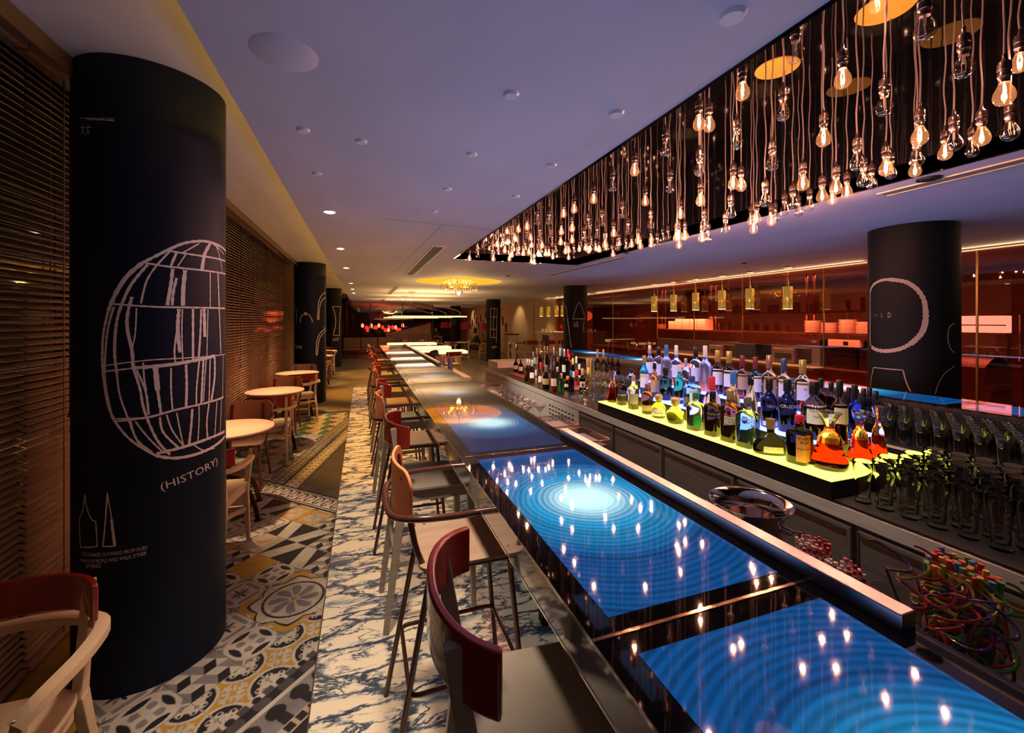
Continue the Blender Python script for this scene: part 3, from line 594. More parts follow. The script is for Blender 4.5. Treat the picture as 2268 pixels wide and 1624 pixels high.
# ---------------------------------------------------------------- bar counter with ring displays
BX0, BX1, BZ = .407, 1.02, 1.08
M_FASC = mat('polished_edge', (.05,.05,.055), .05, .0, spec=1.0, ior=1.9, coat=1); M_GLASSBLK = mat('black_glass', (.004,.004,.006), .03, spec=.7)
def screen_mat(name, core, mid, edge, es):
    m = mat(name, (.004,.004,.006), .035, spec=.6)
    tc = nd(m, 'ShaderNodeTexCoord'); n = nd(m, 'ShaderNodeTexNoise', i_Scale=2.0, i_Detail=2); ln = nd(m, 'ShaderNodeVectorMath', operation='LENGTH')
    n2 = nd(m, 'ShaderNodeTexNoise', noise_dimensions='1D', i_Scale=22.0, i_Detail=3); lk(m, tc.outputs['Object'], n.inputs['Vector']); lk(m, tc.outputs['Object'], ln.inputs[0])
    a = nd(m, 'ShaderNodeMath', operation='MULTIPLY_ADD'); a.inputs[1].default_value = .03; lk(m, n.outputs['Fac'], a.inputs[0]); lk(m, ln.outputs['Value'], a.inputs[2]); lk(m, a.outputs[0], n2.inputs['W'])
    s = nd(m, 'ShaderNodeMath', operation='MULTIPLY'); s.inputs[1].default_value = 330; lk(m, a.outputs[0], s.inputs[0]); sn = nd(m, 'ShaderNodeMath', operation='SINE'); lk(m, s.outputs[0], sn.inputs[0])
    s2 = nd(m, 'ShaderNodeMath', operation='MULTIPLY_ADD'); s2.inputs[1].default_value = .17; s2.inputs[2].default_value = .32; lk(m, sn.outputs[0], s2.inputs[0])
    s3 = nd(m, 'ShaderNodeMath', operation='MULTIPLY_ADD'); s3.inputs[1].default_value = .75; lk(m, n2.outputs['Fac'], s3.inputs[0]); lk(m, s2.outputs[0], s3.inputs[2])
    base = ramp(m, [(.0, core), (.12, core), (.26, mid), (.5, edge), (1, edge)]); rr = nd(m, 'ShaderNodeMath', operation='MULTIPLY'); rr.inputs[1].default_value = 1.35; lk(m, a.outputs[0], rr.inputs[0]); lk(m, rr.outputs[0], base.inputs[0])
    # rings fade out inside the bright core
    fz = nd(m, 'ShaderNodeMapRange'); fz.inputs['From Min'].default_value = .05; fz.inputs['From Max'].default_value = .16; lk(m, a.outputs[0], fz.inputs['Value'])
    ri = nd(m, 'ShaderNodeMix', data_type='FLOAT'); ri.inputs[2].default_value = 1.0; lk(m, fz.outputs[0], ri.inputs[0]); lk(m, s3.outputs[0], ri.inputs[3])
    mu = nd(m, 'ShaderNodeMix', data_type='RGBA', blend_type='MULTIPLY'); mu.inputs[0].default_value = 1; lk(m, base.outputs[0], mu.inputs[6]); lk(m, ri.outputs[0], mu.inputs[7])
    lk(m, mu.outputs[2], bsdf(m).inputs['Emission Color']); bsdf(m).inputs['Emission Strength'].default_value = es
    return m
M_SCR = screen_mat('ripple_display', (.62,1.0,1.05), (.02,.36,.72), (.003,.075,.27), 1.15)
M_SCRM = screen_mat('half_bright_ripple_display', (.60,.92,1.0), (.03,.17,.42), (.006,.03,.11), .95)
M_SCR2 = screen_mat('dim_ripple_display', (.42,.62,.85), (.05,.09,.17), (.012,.02,.035), .42)
M_SCR3 = screen_mat('red_ripple_display', (.45,.30,.32), (.25,.09,.06), (.18,.05,.03), .5)
def counter(name, label, x0, x1, joints, cat='bar counter', side=0):
    t = thing(name, label, cat, ((x0+x1)/2, joints[0], 0)); hw = (x1-x0)/2; Y = joints[0]
    b = MB(); b.box(-hw, hw, joints[0]-Y, joints[-1]-Y, .985, BZ-.006); b.build('body', M_FASC, t)
    for i, (a, c) in enumerate(zip(joints, joints[1:])):
        g = MB(); g.box(-hw, hw, a-Y+.004, c-Y-.004, BZ-.006, BZ); g.build('glass_top', M_GLASSBLK, t)
        mt = M_SCR if (i < 2 or side) else M_SCRM if i == 2 else (M_SCR3 if i >= len(joints)-3 else M_SCR2)  # farther displays dimmed in colour for the shallow angle they are seen at
        s = MB(); s.box(-hw+.062, hw-.085 if not side else hw-.06, -(c-a)/2+.045, (c-a)/2-.055, -.0006, .0012)
        o = s.build('display', mt, t); o.location = (0, (a+c)/2-Y, BZ)
        light('display_fill_light', 'AREA', (0, (a+c)/2-Y, BZ+.004), (2.7 if (i < 4 or side) else 2), ((.40, .48, 1) if (i < 4 or side) else (1, .55, .3)), rot=(math.pi, 0, 0), size=.4, size_y=.95, parent=t)  # extra upward lamp added over each display to brighten the ceiling
        e = MB(); e.box(-hw, hw, c-Y-.004, c-Y+.004, BZ-.004, BZ+.0015); e.build('joint_strip', mat('bronze_strip', (.45,.32,.22), .12, 1), t)
    e = MB(); e.box(-hw-.002, -hw, 0, joints[-1]-Y, BZ-.006, BZ+.001); e.box(-hw-.002, -hw, 0, joints[-1]-Y, .982, .987); e.build('edge_line', M_CHR, t)
    for i, y in enumerate(joints[::2]):
        p = MB(); p.box(hw-.09, hw-.03, y-Y+.3, y-Y+.36, 0, .985); p.box(hw-.14, hw+.02, y-Y+.26, y-Y+.40, 0, .012); p.build('post', M_BLK, t)
    return t
JO = [-.43 + 1.13*i for i in range(11)]
bar = counter('bar_counter', 'long narrow glass bar counter with glowing blue ripple displays set in its top', BX0, BX1, JO)
def rail(y0, y1, label):
    t = thing('counter_rail', label, 'metal rail', (BX1-.02, y0, BZ)); L = y1-y0
    b = MB(); b.box(-.022, .022, 0, L, 0, .034); b.build('channel', mat('brushed_alloy', (.55,.52,.50), .28, 1), t, bevel=.003); return t
rail(.52, 2.02, 'square metal rail with copper shine on the near part of the counter edge'); rail(5.8, 10.8, 'thin metal rail on the far part of the counter edge')
bar2 = counter('bar_counter', 'second glass counter with a blue display on the far side of the bar island', 3.86, 4.36, [.3 + 1.5*i for i in range(6)], side=1)
# service bench behind the near counter
M_STEEL = noisy('brushed_steel', (.70,.64,.52), (.82,.75,.62), scale=(1,1,14), ns=5, rough=.36, metal=.25)
M_DSTEEL = noisy('dark_steel', (.24,.21,.18), (.31,.27,.235), scale=(1,1,10), ns=4, rough=.38, metal=.55)
t = thing('service_bench', 'dark service bench along the bartender side of the near counter', 'bench', (1.26, -.4, 0))
MB().box(-.19, .19, 0, 6.4, .80, .84).build('worktop', mat('dark_worktop', (.02,.02,.022), .3), t); MB().box(-.15, .18, .02, 6.38, 0, .80).build('cabinet', M_DSTEEL, t)
t = thing('service_bench', 'steel service bench at the far part of the counter, under the wine buckets', 'bench', (1.30, 6.2, 0))
MB().box(-.24, .24, 0, 1.6, .80, .84).build('worktop', M_STEEL, t); MB().box(-.15, .22, .02, 1.58, 0, .80).build('cabinet', M_DSTEEL, t)
# ---------------------------------------------------------------- stools and chairs
M_BEECH = noisy('pale_beech', (.50,.36,.22), (.58,.43,.27), scale=(2,2,14), ns=3, rough=.42)
M_GREYWOOD = noisy('grey_washed_wood', (.28,.23,.18), (.34,.28,.22), scale=(2,2,14), ns=3, rough=.45)
M_PLY = noisy('lacquered_ply', (.36,.235,.165), (.43,.285,.20), scale=(2,10,2), ns=3, rough=.35)
M_ORG = noisy('orange_ply', (.60,.20,.08), (.68,.26,.11), scale=(2,2,8), ns=3, rough=.35)
M_REDL = mat('oxblood_lacquer', (.20,.016,.010), .16, coat=.6); M_TUBE = mat('oxblood_tube', (.15,.028,.018), .2, coat=.6); M_DTUBE = mat('dark_copper_tube', (.10,.035,.025), .22, .4, coat=.5)
M_SCREW = mat('screw_head', (.7,.66,.6), .3, 1)
def seat_outline(x0, x1, w0, w1, r=.06):
    pts = []
    for cx, cy, a in ((x1-r*.5, w1-r*.5, 0),(x0+r*1.8, w0-r*1.2, 90),(x0+r*1.8, -w0+r*1.2, 180),(x1-r*.5, -w1+r*.5, 270)):
        rx, ry = (r*.5, r*.5) if a in (0, 270) else (r*1.8, r*1.2)
        for i in range(7): q = R(a+15*i); pts.append((cx+rx*math.cos(q), cy+ry*math.sin(q)))
    return pts
def wood_chair(name, label, cat, hs, back, wood=M_BEECH, arms=False, fr=.0):
    """timber frame with an oxblood wrap-round back; hs = seat height; fr drops the foot rest"""
    t = thing(name, label, cat); k = hs
    MB().slab(seat_outline(-.20, .215, .20, .205), k-.018, k, False).build('seat', wood, t, bevel=.004)
    a = MB(); a.beam((-.16,.165,k-.05), (.18,.175,k-.05), .022, .062); a.beam((-.16,-.165,k-.05), (.18,-.175,k-.05), .022, .062); a.beam((.18,.17,k-.05), (.18,-.17,k-.05), .022, .062); a.beam((-.16,.17,k-.05), (-.16,-.17,k-.05), .022, .062); a.build('seat_rail', wood, t, bevel=.003)
    for s in (-1, 1):
        MB().beam((.18,.178*s,k-.018), (.20,.19*s,0), .040, .040, .026, .026).build('leg', wood, t, bevel=.004)
        b = MB(); b.beam((-.19,.175*s,k-.02), (-.285,.19*s,0), .034, .046, .026, .030); b.beam((-.19,.175*s,k-.03), (-.245,.175*s,k+.33), .030, .046, .026, .034); b.build('leg', wood, t, bevel=.004)
    tt = k+.355
    p = MB(); p.arcplate(lambda u: (-.275+.11*abs(u)**2.2, .225*math.sin(1.15*u)/math.sin(1.15)), lambda u: tt-.012*u*u, lambda u: tt-.122-.012*max(0, abs(u)-.55)*2+.0*(1-abs(u))**2, .019, 22, 5)
    p.build('backrest', back, t, bevel=.005)
    if arms:
        ar = MB(); P = smooth_path([(.16,.215,k+.17),(.10,.245,k+.20),(-.05,.262,k+.205),(-.19,.235,k+.20),(-.265,.13,k+.195),(-.285,0,k+.195),(-.265,-.13,k+.195),(-.19,-.235,k+.20),(-.05,-.262,k+.205),(.10,-.245,k+.20),(.16,-.215,k+.17)], 4)
        ar.sweep(P, .040, .026)
        ar.build('arm_loop', wood, t)
        for s in (-1, 1): MB().beam((.17,.19*s,k-.02), (.15,.222*s,k+.185), .034, .03, .026, .024).build('arm_post', wood, t)
    z = .30 if hs > .6 else .24; st = MB()
    for s in (-1, 1):
        P = smooth_path([(.19,.185*s,z+.0),(.1,.14*s,z),(-.05,.10*s,z+.01),(-.18,.13*s,z+.03),(-.25,.182*s,z+.05)], 4) if hs < .6 else [Vector((.19,.185*s,z+.06)), Vector((-.235,.185*s,z+.06))]
        st.sweep(P, .020, .030)
    st.beam((.19,.17,z), (.19,-.17,z), .024, .034); st.beam((-.235,.17,z+.10), (-.235,-.17,z+.10), .02, .03)
    st.build('stretcher', wood, t, bevel=.003)
    return t
def tube_chair(name, label, cat, hs, tube, plate, seatm, arms=True, hb=.20, bw=.212):
    t = thing(name, label, cat); k = hs
    MB().slab(rrect(-.19, .20, -.20, .20, .04), k-.014, k, False).build('seat', seatm, t, bevel=.003)
    sc = MB()
    for x in (-.13, .14):
        for y in (-.15, .15): sc.lathe([(.007, 0), (.005, .003), (.0005, .0035)], 8, (x, y, k))
    sc.build('screws', M_SCREW, t)
    f = MB(); f.tube([(x, y, k-.026) for x, y in rrect(-.17, .185, -.175, .175, .05, 4)], .011, 8, closed=True); f.build('seat_frame', tube, t)
    for s in (-1, 1):
        MB().tube([(.16,.18*s,k-.03), (.23,.205*s,0)], .0115, 8).build('leg', tube, t)
        MB().tube([(-.15,.178*s,k-.03), (-.29,.20*s,0)], .0115, 8).build('leg', tube, t)
        MB().tube(smooth_path([(-.16,.15*s,k-.04), (-.205,.15*s,k+.08), (-.245,.145*s,k+.33)], 4), .0115, 8).build('back_post', tube, t)
    top = k+.365; bt = top-hb
    def fn(u): return (-.272+.05*u*u, bw*u*(1-.0))
    p = MB(); p.arcplate(fn, lambda u: top-.004-.05*max(0, (abs(u)-.72)/.28)**2.5, lambda u: bt+.004+.045*max(0, (abs(u)-.70)/.3)**2, .012, 24, 5); p.build('backrest', plate, t, bevel=.003)
    sc = MB()
    for y in (-.13, .13): sc.lathe([(.006, 0), (.004, .002), (.0005, .0025)], 8, (0,0,0)); n = len(sc.v); sc.v[-24:] = [(-.258+v[2], y+v[1], top-.05+v[0]) for v in sc.v[-24:]]
    sc.build('screws', M_SCREW, t)
    if arms:
        za = k+.205; P = [(.155,.225,k-.035),(.165,.25,k+.06),(.15,.256,k+.17),(.09,.258,za),(-.06,.258,za),(-.20,.24,za),(-.285,.16,za-.01),(-.30,0,za-.012)]
        P = P + [(x,-y,z) for x, y, z in P[-2::-1]]
        MB().tube(smooth_path(P, 5), .0125, 10).build('arm_tube', tube, t)
    if hs > .6: MB().tube([(x, y, .30) for x, y in rrect(-.225, .20, -.192, .192, .03, 3)], .009, 8, closed=True).build('footrest', tube, t)
    return t
ys = [.90, 1.77, 2.55, 3.38, 4.15, 5.0, 5.85, 6.75, 7.65, 8.6, 9.55, 10.4]
offs = [.415, .39, .40, .375, .40, .39, .40, .40, .40, .40, .40, .40]
wst = wood_chair('bar_stool', '', 'bar stool', .76, M_REDL, M_GREYWOOD); tst = tube_chair('bar_stool', '', 'bar stool', .76, M_DTUBE, M_ORG, M_PLY)
own = ['wooden bar stool with glossy oxblood back, largest in the foreground', 'tubular bar stool with arms and orange ply back, directly behind the foreground stool', 'pale wooden bar stool with oxblood back, third along the counter', 'tubular bar stool with arms and orange back, fourth along the counter', 'pale wooden bar stool with dark red back, fifth along the counter', 'tubular armed bar stool with orange back, sixth along the counter']
uw = ut = False
for i, (y, x) in enumerate(zip(ys, offs)):
    lb = own[i] if i < 6 else f'{"wooden bar stool with red back" if i % 2 == 0 else "tubular armed bar stool"}, {nm[i]} along the counter counted from the front'
    src = wst if i % 2 == 0 else tst; first = (i == 0 or i == 1)
    o = src if first else copy_tree(src)
    o.location = (x, y, .012); o.rotation_euler.z = [-.11, .0, .02, -.02, .05, 0, -.04, .03, 0, .02, -.03, .02][i]; o['label'] = lb; o['group'] = 'bar stools along the glowing counter'; o['category'] = 'bar stool'
# round tables and dining chairs
M_TTOP = mat('satin_table_top', (.68,.48,.30), .35); M_BRZ = mat('dark_bronze', (.10,.045,.02), .22, .8)
def rtable(x, y, label):
    t = thing('round_table', label, 'table', (x, y, 0), 0, 'round tables by the blinds')
    MB().lathe([(.001,.738),(.345,.738),(.35,.742),(.35,.752),(.346,.756),(.001,.756)], 64).build('tabletop', M_TTOP, t)
    MB().lathe([(.001,.715),(.325,.715),(.34,.7378)], 48).build('table_edge', mat('walnut_edge', (.16,.07,.03), .35), t)
    MB().lathe([(.05,.714),(.028,.66),(.022,.34),(.05,.30),(.001,.29)], 20).build('column', M_BRZ, t)
    for k in range(4):
        a = R(45+90*k+10); P = smooth_path([(.02*math.cos(a),.02*math.sin(a),.33),(.16*math.cos(a),.16*math.sin(a),.31),(.27*math.cos(a),.27*math.sin(a),.16),(.32*math.cos(a),.32*math.sin(a),.012)], 5)
        b = MB()
        b.sweep(P, .012, .038)
        b.lathe([(.03,.0),(.03,.008),(.005,.014)], 12, (.32*math.cos(a),.32*math.sin(a),0)); b.build('leg', M_BRZ, t)
    return t
TY = [(4.27, 'round wooden table lit from above, half behind the nearest pillar'), (6.38, 'round wooden table lit from above, the middle one by the blinds'), (8.45, 'round wooden table lit from above, in front of the second pillar'), (12.4, 'round table beyond the second pillar'), (14.4, 'small far round table beyond the second pillar')]
for y, lb in TY: rtable(-1.09, y, lb)
wc = wood_chair('dining_chair', 'light wooden armchair with glossy dark red back in the lower left corner', 'chair', .46, M_REDL, M_BEECH, arms=True)
wc.location = (-1.06, 1.62, 0); wc.rotation_euler.z = R(-90); wc['group'] = 'wooden dining armchairs'
M_ORB = noisy('orange_back', (.36,.09,.03), (.44,.13,.05), ns=3, rough=.3)
def put(src, x, y, rz, lb, gr): return dup(src, (x, y, 0), R(rz), lb, gr)
put(wc, -1.04, 3.60, 84, 'wooden chair with orange-brown back at the table behind the nearest pillar', 'wooden dining armchairs')
put(wc, -1.03, 5.78, 94, 'wooden armchair with dark red back seen from behind at the middle round table', 'wooden dining armchairs')
put(wc, -.98, 7.95, 112, 'pale wooden armchair turned sideways at the farthest lit table', 'wooden dining armchairs')
tc = tube_chair('dining_chair', 'red tubular chair with broad brown ply back behind the middle round table', 'chair', .46, M_TUBE, noisy('brown_ply', (.42,.17,.08), (.48,.21,.10), ns=2, rough=.3), M_PLY, True, .27, .235)
tc.location = (-1.12, 7.15, 0); tc.rotation_euler.z = R(-90); tc['group'] = 'tubular dining chairs'
c4 = put(tc, -1.10, 9.12, -92, 'red tubular chair with pale ply back in front of the second pillar', 'tubular dining chairs')
for ch in c4.children:
    if ch.name.startswith('backrest'): ch.data = ch.data.copy(); ch.data.materials[0] = M_PLY
put(tc, -1.15, 5.0, -90, 'tubular chair tucked under the table behind the nearest pillar', 'tubular dining chairs')
for y, rz, s in ((11.75, 90, wc), (13.1, -90, tc), (13.75, 90, wc), (15.1, -90, wc)): put(s, -1.05, y, rz, '%s beyond the second pillar, %s' % ('wooden chair' if s is wc else 'tubular chair', {11.75: 'closest to it', 13.1: 'at the far side of the first table', 13.75: 'between the two far tables', 15.1: 'behind the last table'}[y]), 'far dining chairs')
# cane-backed chair, only its back in the corner of the picture
t = thing('cane_chair', 'orange-red cane-backed chair cut off by the lower left corner', 'chair', (-1.02, .92, 0), R(90))
M_CANE = mat('cane', (.50,.16,.05), .4); b = MB(); n = 28
rim = [( -.22-.04*math.cos(q), .24*math.cos(q), .62+.20*math.sin(q)) for q in [2*math.pi*i/40 for i in range(40)]]
b.tube(rim, .014, 8, closed=True); b.build('back_rim', M_REDL, t)
c = MB()
for i in range(-11, 12):
    for dd in (-1, 1):
        P = []
        for k in range(25):
            v = -1+2*k/24; y_, z_ = .24*v, .62+.2*(dd*v+i*.17)
            if (y_/.24)**2+((z_-.62)/.2)**2 < .98: P.append((-.22-.04*(y_/.24), y_, z_))
        if len(P) > 1:
            for q, r_ in zip(P, P[1:]): c.beam(q, r_, .010, .003)
c.build('cane_panel', M_CANE, t)
MB().slab(seat_outline(-.2, .2, .2, .2), .44, .46).build('seat', M_CANE, t)
for x in (-.19, .17):
    for s in (-1, 1): MB().beam((x,.18*s,.44), (x*1.25,.2*s,0), .03, .03, .022, .022).build('leg', M_REDL, t)
for s in (-1, 1): MB().beam((-.19,.17*s,.44), (-.215,.15*s,.47), .025, .025).build('back_post', M_REDL, t)
# ---------------------------------------------------------------- hanging filament bulbs
M_BULB = thin_glass('clear_bulb_glass', (.97,.93,.90), 1.5, boost=.17, rough=.03); M_BULBL = thin_glass('glowing_bulb_glass', (1,.92,.8), 1.5, emit=(1,.34,.12), es=.26, boost=.04)
M_FIL = mat('filament', (1,.6,.3), .5, emit=(1,.50,.22), es=38); M_FILO = mat('cold_filament', (.5,.42,.35), .4)
M_CABLE = mat('cloth_cable', (.22,.165,.155), .85); M_SOCK = mat('bronze_socket', (.60,.43,.36), .25, 1)
def make_bulb(lit):
    t = thing('pendant_bulb', '', 'hanging bulb', (0,0,0))
    g = MB(); g.lathe([(.0135,.035),(.0145,.022),(.020,.008),(.0275,-.008),(.0305,-.024),(.0290,-.038),(.022,-.050),(.010,-.0565),(.0005,-.058)], 20); g.build('glass', M_BULBL if lit else M_BULB, t)
    f = MB(); w_ = .0022 if lit else .0010
    for dx in (-.006, .006): f.tube([(dx*.5,0,.018),(dx,.002,-.008),(dx*.8,-.002,-.032)], w_, 6)
    if not lit: f.tube([(0,0,.03),(0,0,-.005)], .004, 6)
    f.build('filament', M_FIL if lit else M_FILO, t)
    s = MB(); s.lathe([(.0005,.128),(.006,.128),(.0065,.108),(.016,.100),(.019,.092),(.019,.070),(.0165,.068),(.0165,.060),(.0185,.058),(.0185,.046),(.0160,.044),(.0145,.030),(.0145,.024),(.0005,.024)], 18); s.build('socket', M_SOCK, t)
    return t
bp = {0: make_bulb(0), 1: make_bulb(1)}
wires = []
for k in range(5):
    P = [(.004*math.sin(k*2+i*1.9)*(1 if 0 < i < 9 else 0), .004*math.cos(k*3+i*1.4)*(1 if 0 < i < 9 else 0), i/9) for i in range(10)]
    c = MB(); c.tube(smooth_path(P, 2), .0034, 6); o = c.build('cable', M_CABLE); wires.append(o.data); bpy.data.objects.remove(o)
NEAR = [(140,770,75,1),(420,565,88,1),(760,310,110,0),(385,890,78,0),(680,700,88,0),(1063,480,105,1),(1590,150,140,0),(1285,-10,110,1),(1840,400,130,0),(1330,660,105,0),(2100,575,135,1),(940,865,90,1),(1557,850,105,1),(1955,855,108,1),(1777,890,105,0),(1720,960,88,1),(1895,940,90,0),(2137,820,112,0),(610,1030,77,0),(145,1070,68,0),(360,1160,65,1),(807,1160,75,1),(150,1270,60,1),(345,1350,60,0),(1155,1020,90,0),(1195,1135,80,0),(1250,1160,65,0),(1340,1060,85,1),(1372,1090,75,0),(1537,1000,90,0),(1527,1075,78,1),(565,1270,68,0),(930,1240,70,1),(1020,1185,78,1),(995,1265,58,1),(1090,1215,68,1),(510,1385,55,1),(475,1405,50,1),(445,1450,65,1),(605,1405,55,1),(630,1385,50,0),(690,1335,58,0),(742,1290,65,0),(780,1345,52,0),(850,1305,60,0),(175,1430,52,0),(160,1515,55,1),(310,1455,60,0),(10,1500,50,1),(50,1500,45,1),(2200,380,115,1)]
FAR = [(1790,205,80,1),(1340,540,62,1),(1415,760,52,1),(1055,745,50,1),(920,815,45,1),(845,850,42,1),(830,975,38,1),(905,950,40,1),(905,1035,36,1),(825,1050,34,1),(823,1110,34,1),(1195,985,42,1),(590,940,38,1),(530,960,35,1),(615,1020,30,1),(420,975,27,1),(423,1050,27,1),(348,1065,23,1),(512,1030,28,1),(498,1092,26,1),(592,1070,27,1),(603,1120,25,1),(565,1130,24,1),(435,1110,22,1),(485,1142,22,1),(695,1075,30,1),(1612,845,52,1),(1135,1065,42,1),(1365,1035,45,1),(1380,1075,40,1),(1420,1060,38,1),(1320,1065,36,1),(1020,1110,32,1),(1000,1095,30,1),(1060,1100,28,1),(1095,1105,28,1),(1635,1010,55,1),(1650,1065,48,1),(1690,1010,40,1),(2025,635,70,1),(1800,745,60,1),(880,1110,30,1),(720,1130,28,1),(670,1135,28,1),(1457,1030,38,1),(1265,1060,30,1),(925,1100,28,1),(188,1165,18,1),(322,1165,18,1),(435,1165,18,1),(590,1185,18,1),(640,1192,18,1),(1190,1135,20,1),(345,1010,24,1),(640,1130,24,1),(742,1132,26,1),(1070,1095,28,1),(770,1155,20,1),(880,1160,18,1),
(1557,395,72,0),(1187,655,58,0),(1587,660,62,0),(2050,345,80,0),(1790,530,70,0),(1255,850,48,0),(1115,905,45,0),(1020,930,42,0),(660,900,40,0),(745,900,40,0),(1453,920,50,0),(1297,965,42,0),(1830,925,50,0),(1810,1015,55,0),(1080,1000,38,0),(990,1015,38,0),(680,1000,32,0),(757,1000,32,0),(560,1010,28,0),(478,975,30,0),(380,995,26,0),(468,1035,26,0),(388,1055,24,0),(390,1105,22,0),(462,1095,22,0),(545,1090,24,0),(527,1130,22,0),(640,1060,26,0),(655,1110,26,0),(765,1060,28,0),(760,1110,28,0),(1230,1060,36,0),(1187,1085,36,0),(1283,1085,34,0),(1500,1060,40,0),(1540,1025,36,0),(1575,1010,36,0),(945,1120,28,0),(970,1080,28,0),(285,1075,20,0),(315,1070,20,0),(240,1110,17,0),(213,1140,17,0),(345,1140,18,0),(1145,1095,30,0),(1040,1060,30,0)]
BL = []
for x, y, w_, l in NEAR: BL.append((1500+x/2.9, y/2.9, w_/2.9, l))
for x, y, w_, l in FAR:
    px, py = 980+x/3.15, 200+y/3.15
    if px < 1625: BL.append((px, py, w_/3.15, l))
BL.sort(key=lambda q: -q[0])
cnt = {0: 0, 1: 0}; placed = []
for i, (px, py, w_, l) in enumerate(BL):
    st = 1/math.cos(math.atan((px-1134)/FPX)); d = FPX*.061*st**.6/w_*.97
    for _ in range(60):                                   # keep the bulb inside the recess
        q = (px-1134)/FPX*d; X, Y, Z = d*SN+q*CS, d*CS-q*SN, CAM_H+(HY-py)/FPX*d
        if X > TX1-.08 or Y > TY1-.1 or Z > HT-.3: d *= .975
        elif X < TX0+.06 or Z < 2.4: d *= 1.02
        else: break
    for (a, b, c_) in placed:
        if math.hypot(X-a, Y-b) < .076 and abs(Z-c_) < .26: X += .07 if X < TX1-.2 else -.07; break
    placed.append((X, Y, Z))
    if px > 1560:
        lb = f'{"lit" if l else "unlit clear"} filament bulb on a pale cloth cable, {ordn(cnt[l])} {"lit" if l else "unlit"} one from the right edge'; gr = 'large hanging bulbs at the right'; cnt[l] += 1
    else: lb = f'{"lit" if l else "unlit clear"} bulb of the dense hanging cluster, {ordn(cnt[l])} {"lit" if l else "unlit"} one from the right edge'; cnt[l] += 1; gr = 'lit bulbs of the far cluster' if l else 'unlit bulbs of the far cluster'
    t = dup(bp[l], (X, Y, Z), random.uniform(0, 6), lb, gr)
    o = bpy.data.objects.new('cable', wires[i % 5]); SC.collection.objects.link(o); o.parent = t; o.location = (0, 0, .126); o.scale = (1, 1, HT-.001-Z-.126)
    if l: light('bulb_light', 'POINT', (0, 0, -.02), 6.5, (1, .46, .34), size=.008, parent=t)
for o in bp.values():
    for ch in list(o.children): bpy.data.objects.remove(ch)
    bpy.data.objects.remove(o)
# yellow round plates in the top of the recess
for x, y, lb in ((2.83, 2.26, 'yellow round plate in the top of the bulb recess, the farther one'), (2.89, 1.62, 'yellow round plate in the top of the bulb recess, at the top edge')):
    t = thing('ceiling_plate', lb, 'ceiling plate', (x, y, HT-.001)); MB().lathe([(.001,-.004),(.14,-.004),(.142,0)], 40).build('face', mat('yellow_plate', (.75,.50,.06), .4), t)
# ---------------------------------------------------------------- gold pendants over the kitchen hatch
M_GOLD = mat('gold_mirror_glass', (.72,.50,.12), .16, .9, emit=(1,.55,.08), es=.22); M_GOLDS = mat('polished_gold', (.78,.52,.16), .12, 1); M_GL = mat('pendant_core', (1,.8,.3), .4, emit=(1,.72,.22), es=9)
def pend(x, y, zb, label, group):
    t = thing('gold_pendant', label, 'pendant lamp', (x, y, 0), 0, group)
    b = MB(); b.lathe([(.068, zb),(.07, zb+.005),(.07, zb+.36),(.066, zb+.365),(.02, zb+.37)], 28); b.build('shade', M_GOLD, t)
    MB().lathe([(.02,zb+.37),(.012,zb+.45),(.003,zb+.50)], 12).build('neck', M_GOLDS, t)
    MB().tube([(0,0,zb+.5),(0,0,H1-.01)], .003, 6).build('cord', M_GOLDS, t); MB().lathe([(.001,H1-.012),(.055,H1-.012),(.06,H1-.001)], 20).build('canopy', M_GOLDS, t)
    MB().lathe([(.001,zb+.06),(.018,zb+.07),(.026,zb+.14),(.014,zb+.26),(.001,zb+.34)], 14).build('lamp', M_GL, t)
    MB().lathe([(.066,zb+.001),(.069,zb-.004),(.04,zb+.002),(.001,zb+.002)], 24).build('lit_rim', mat('pendant_rim', (1,.8,.4), .4, emit=(1,.75,.35), es=5), t)
    light('pendant_light', 'SPOT', (0,0,zb-.01), 14, (1,.68,.30), size=.05, spot=120, parent=t)
    return t
PX = [(1745,684),(1661,684),(1599,685),(1541,687),(1492,689),(1449,690)]
for i, (px, pb) in enumerate(PX):
    y = row_y(px, 6.65); pend(6.65, y, height_at(pb, 6.65, y), f'gold cylinder pendant before the kitchen glass, {nm[i]} of six counted from the right' if i else 'gold mirrored cylinder pendant nearest the camera, right end of the row of six', 'gold pendants over the kitchen hatch')
for i, px in enumerate((1247, 1233, 1215, 1199)):
    y = row_y(px, 6.65); pend(6.65, y, 1.86, f'small far gold pendant left of the pyramid pillar, {nm[i]} counted leftward', 'far gold pendants')
# ---------------------------------------------------------------- crystal chandelier under the yellow dish
t = thing('chandelier', 'crystal chandelier hanging in the round yellow ceiling dish', 'chandelier', (CX, CY, 0))
M_CRY = mat('crystal', (.95,.93,.88), .02, trans=1, ior=1.5)
MB().tube([(0,0,H1+.21),(0,0,2.42)], .012, 8).build('stem', M_GOLDS, t)
for k in range(10):
    a = 2*math.pi*k/10; b = MB(); P = smooth_path([(0,0,2.50),(.18*math.cos(a),.18*math.sin(a),2.44),(.36*math.cos(a),.36*math.sin(a),2.52)], 5); b.tube(P, .008, 6)
    b.lathe([(.03,.0),(.038,.008),(.01,.0)], 10, (.36*math.cos(a),.36*math.sin(a),2.53)); b.build('arm', M_GOLDS, t)
    c = MB()
    for j in range(7):
        rr = .12+.05*j; n_ = 5
        for q in range(n_):
            zz = 2.60-.045*q-(.04 if j > 3 else 0); c.lathe([(.001,.016),(.009,0),(.001,-.020)], 5, (rr*math.cos(a+.1*j), rr*math.sin(a+.1*j), zz), smooth=False)
    c.build('crystal_strand', M_CRY, t)
c = MB()
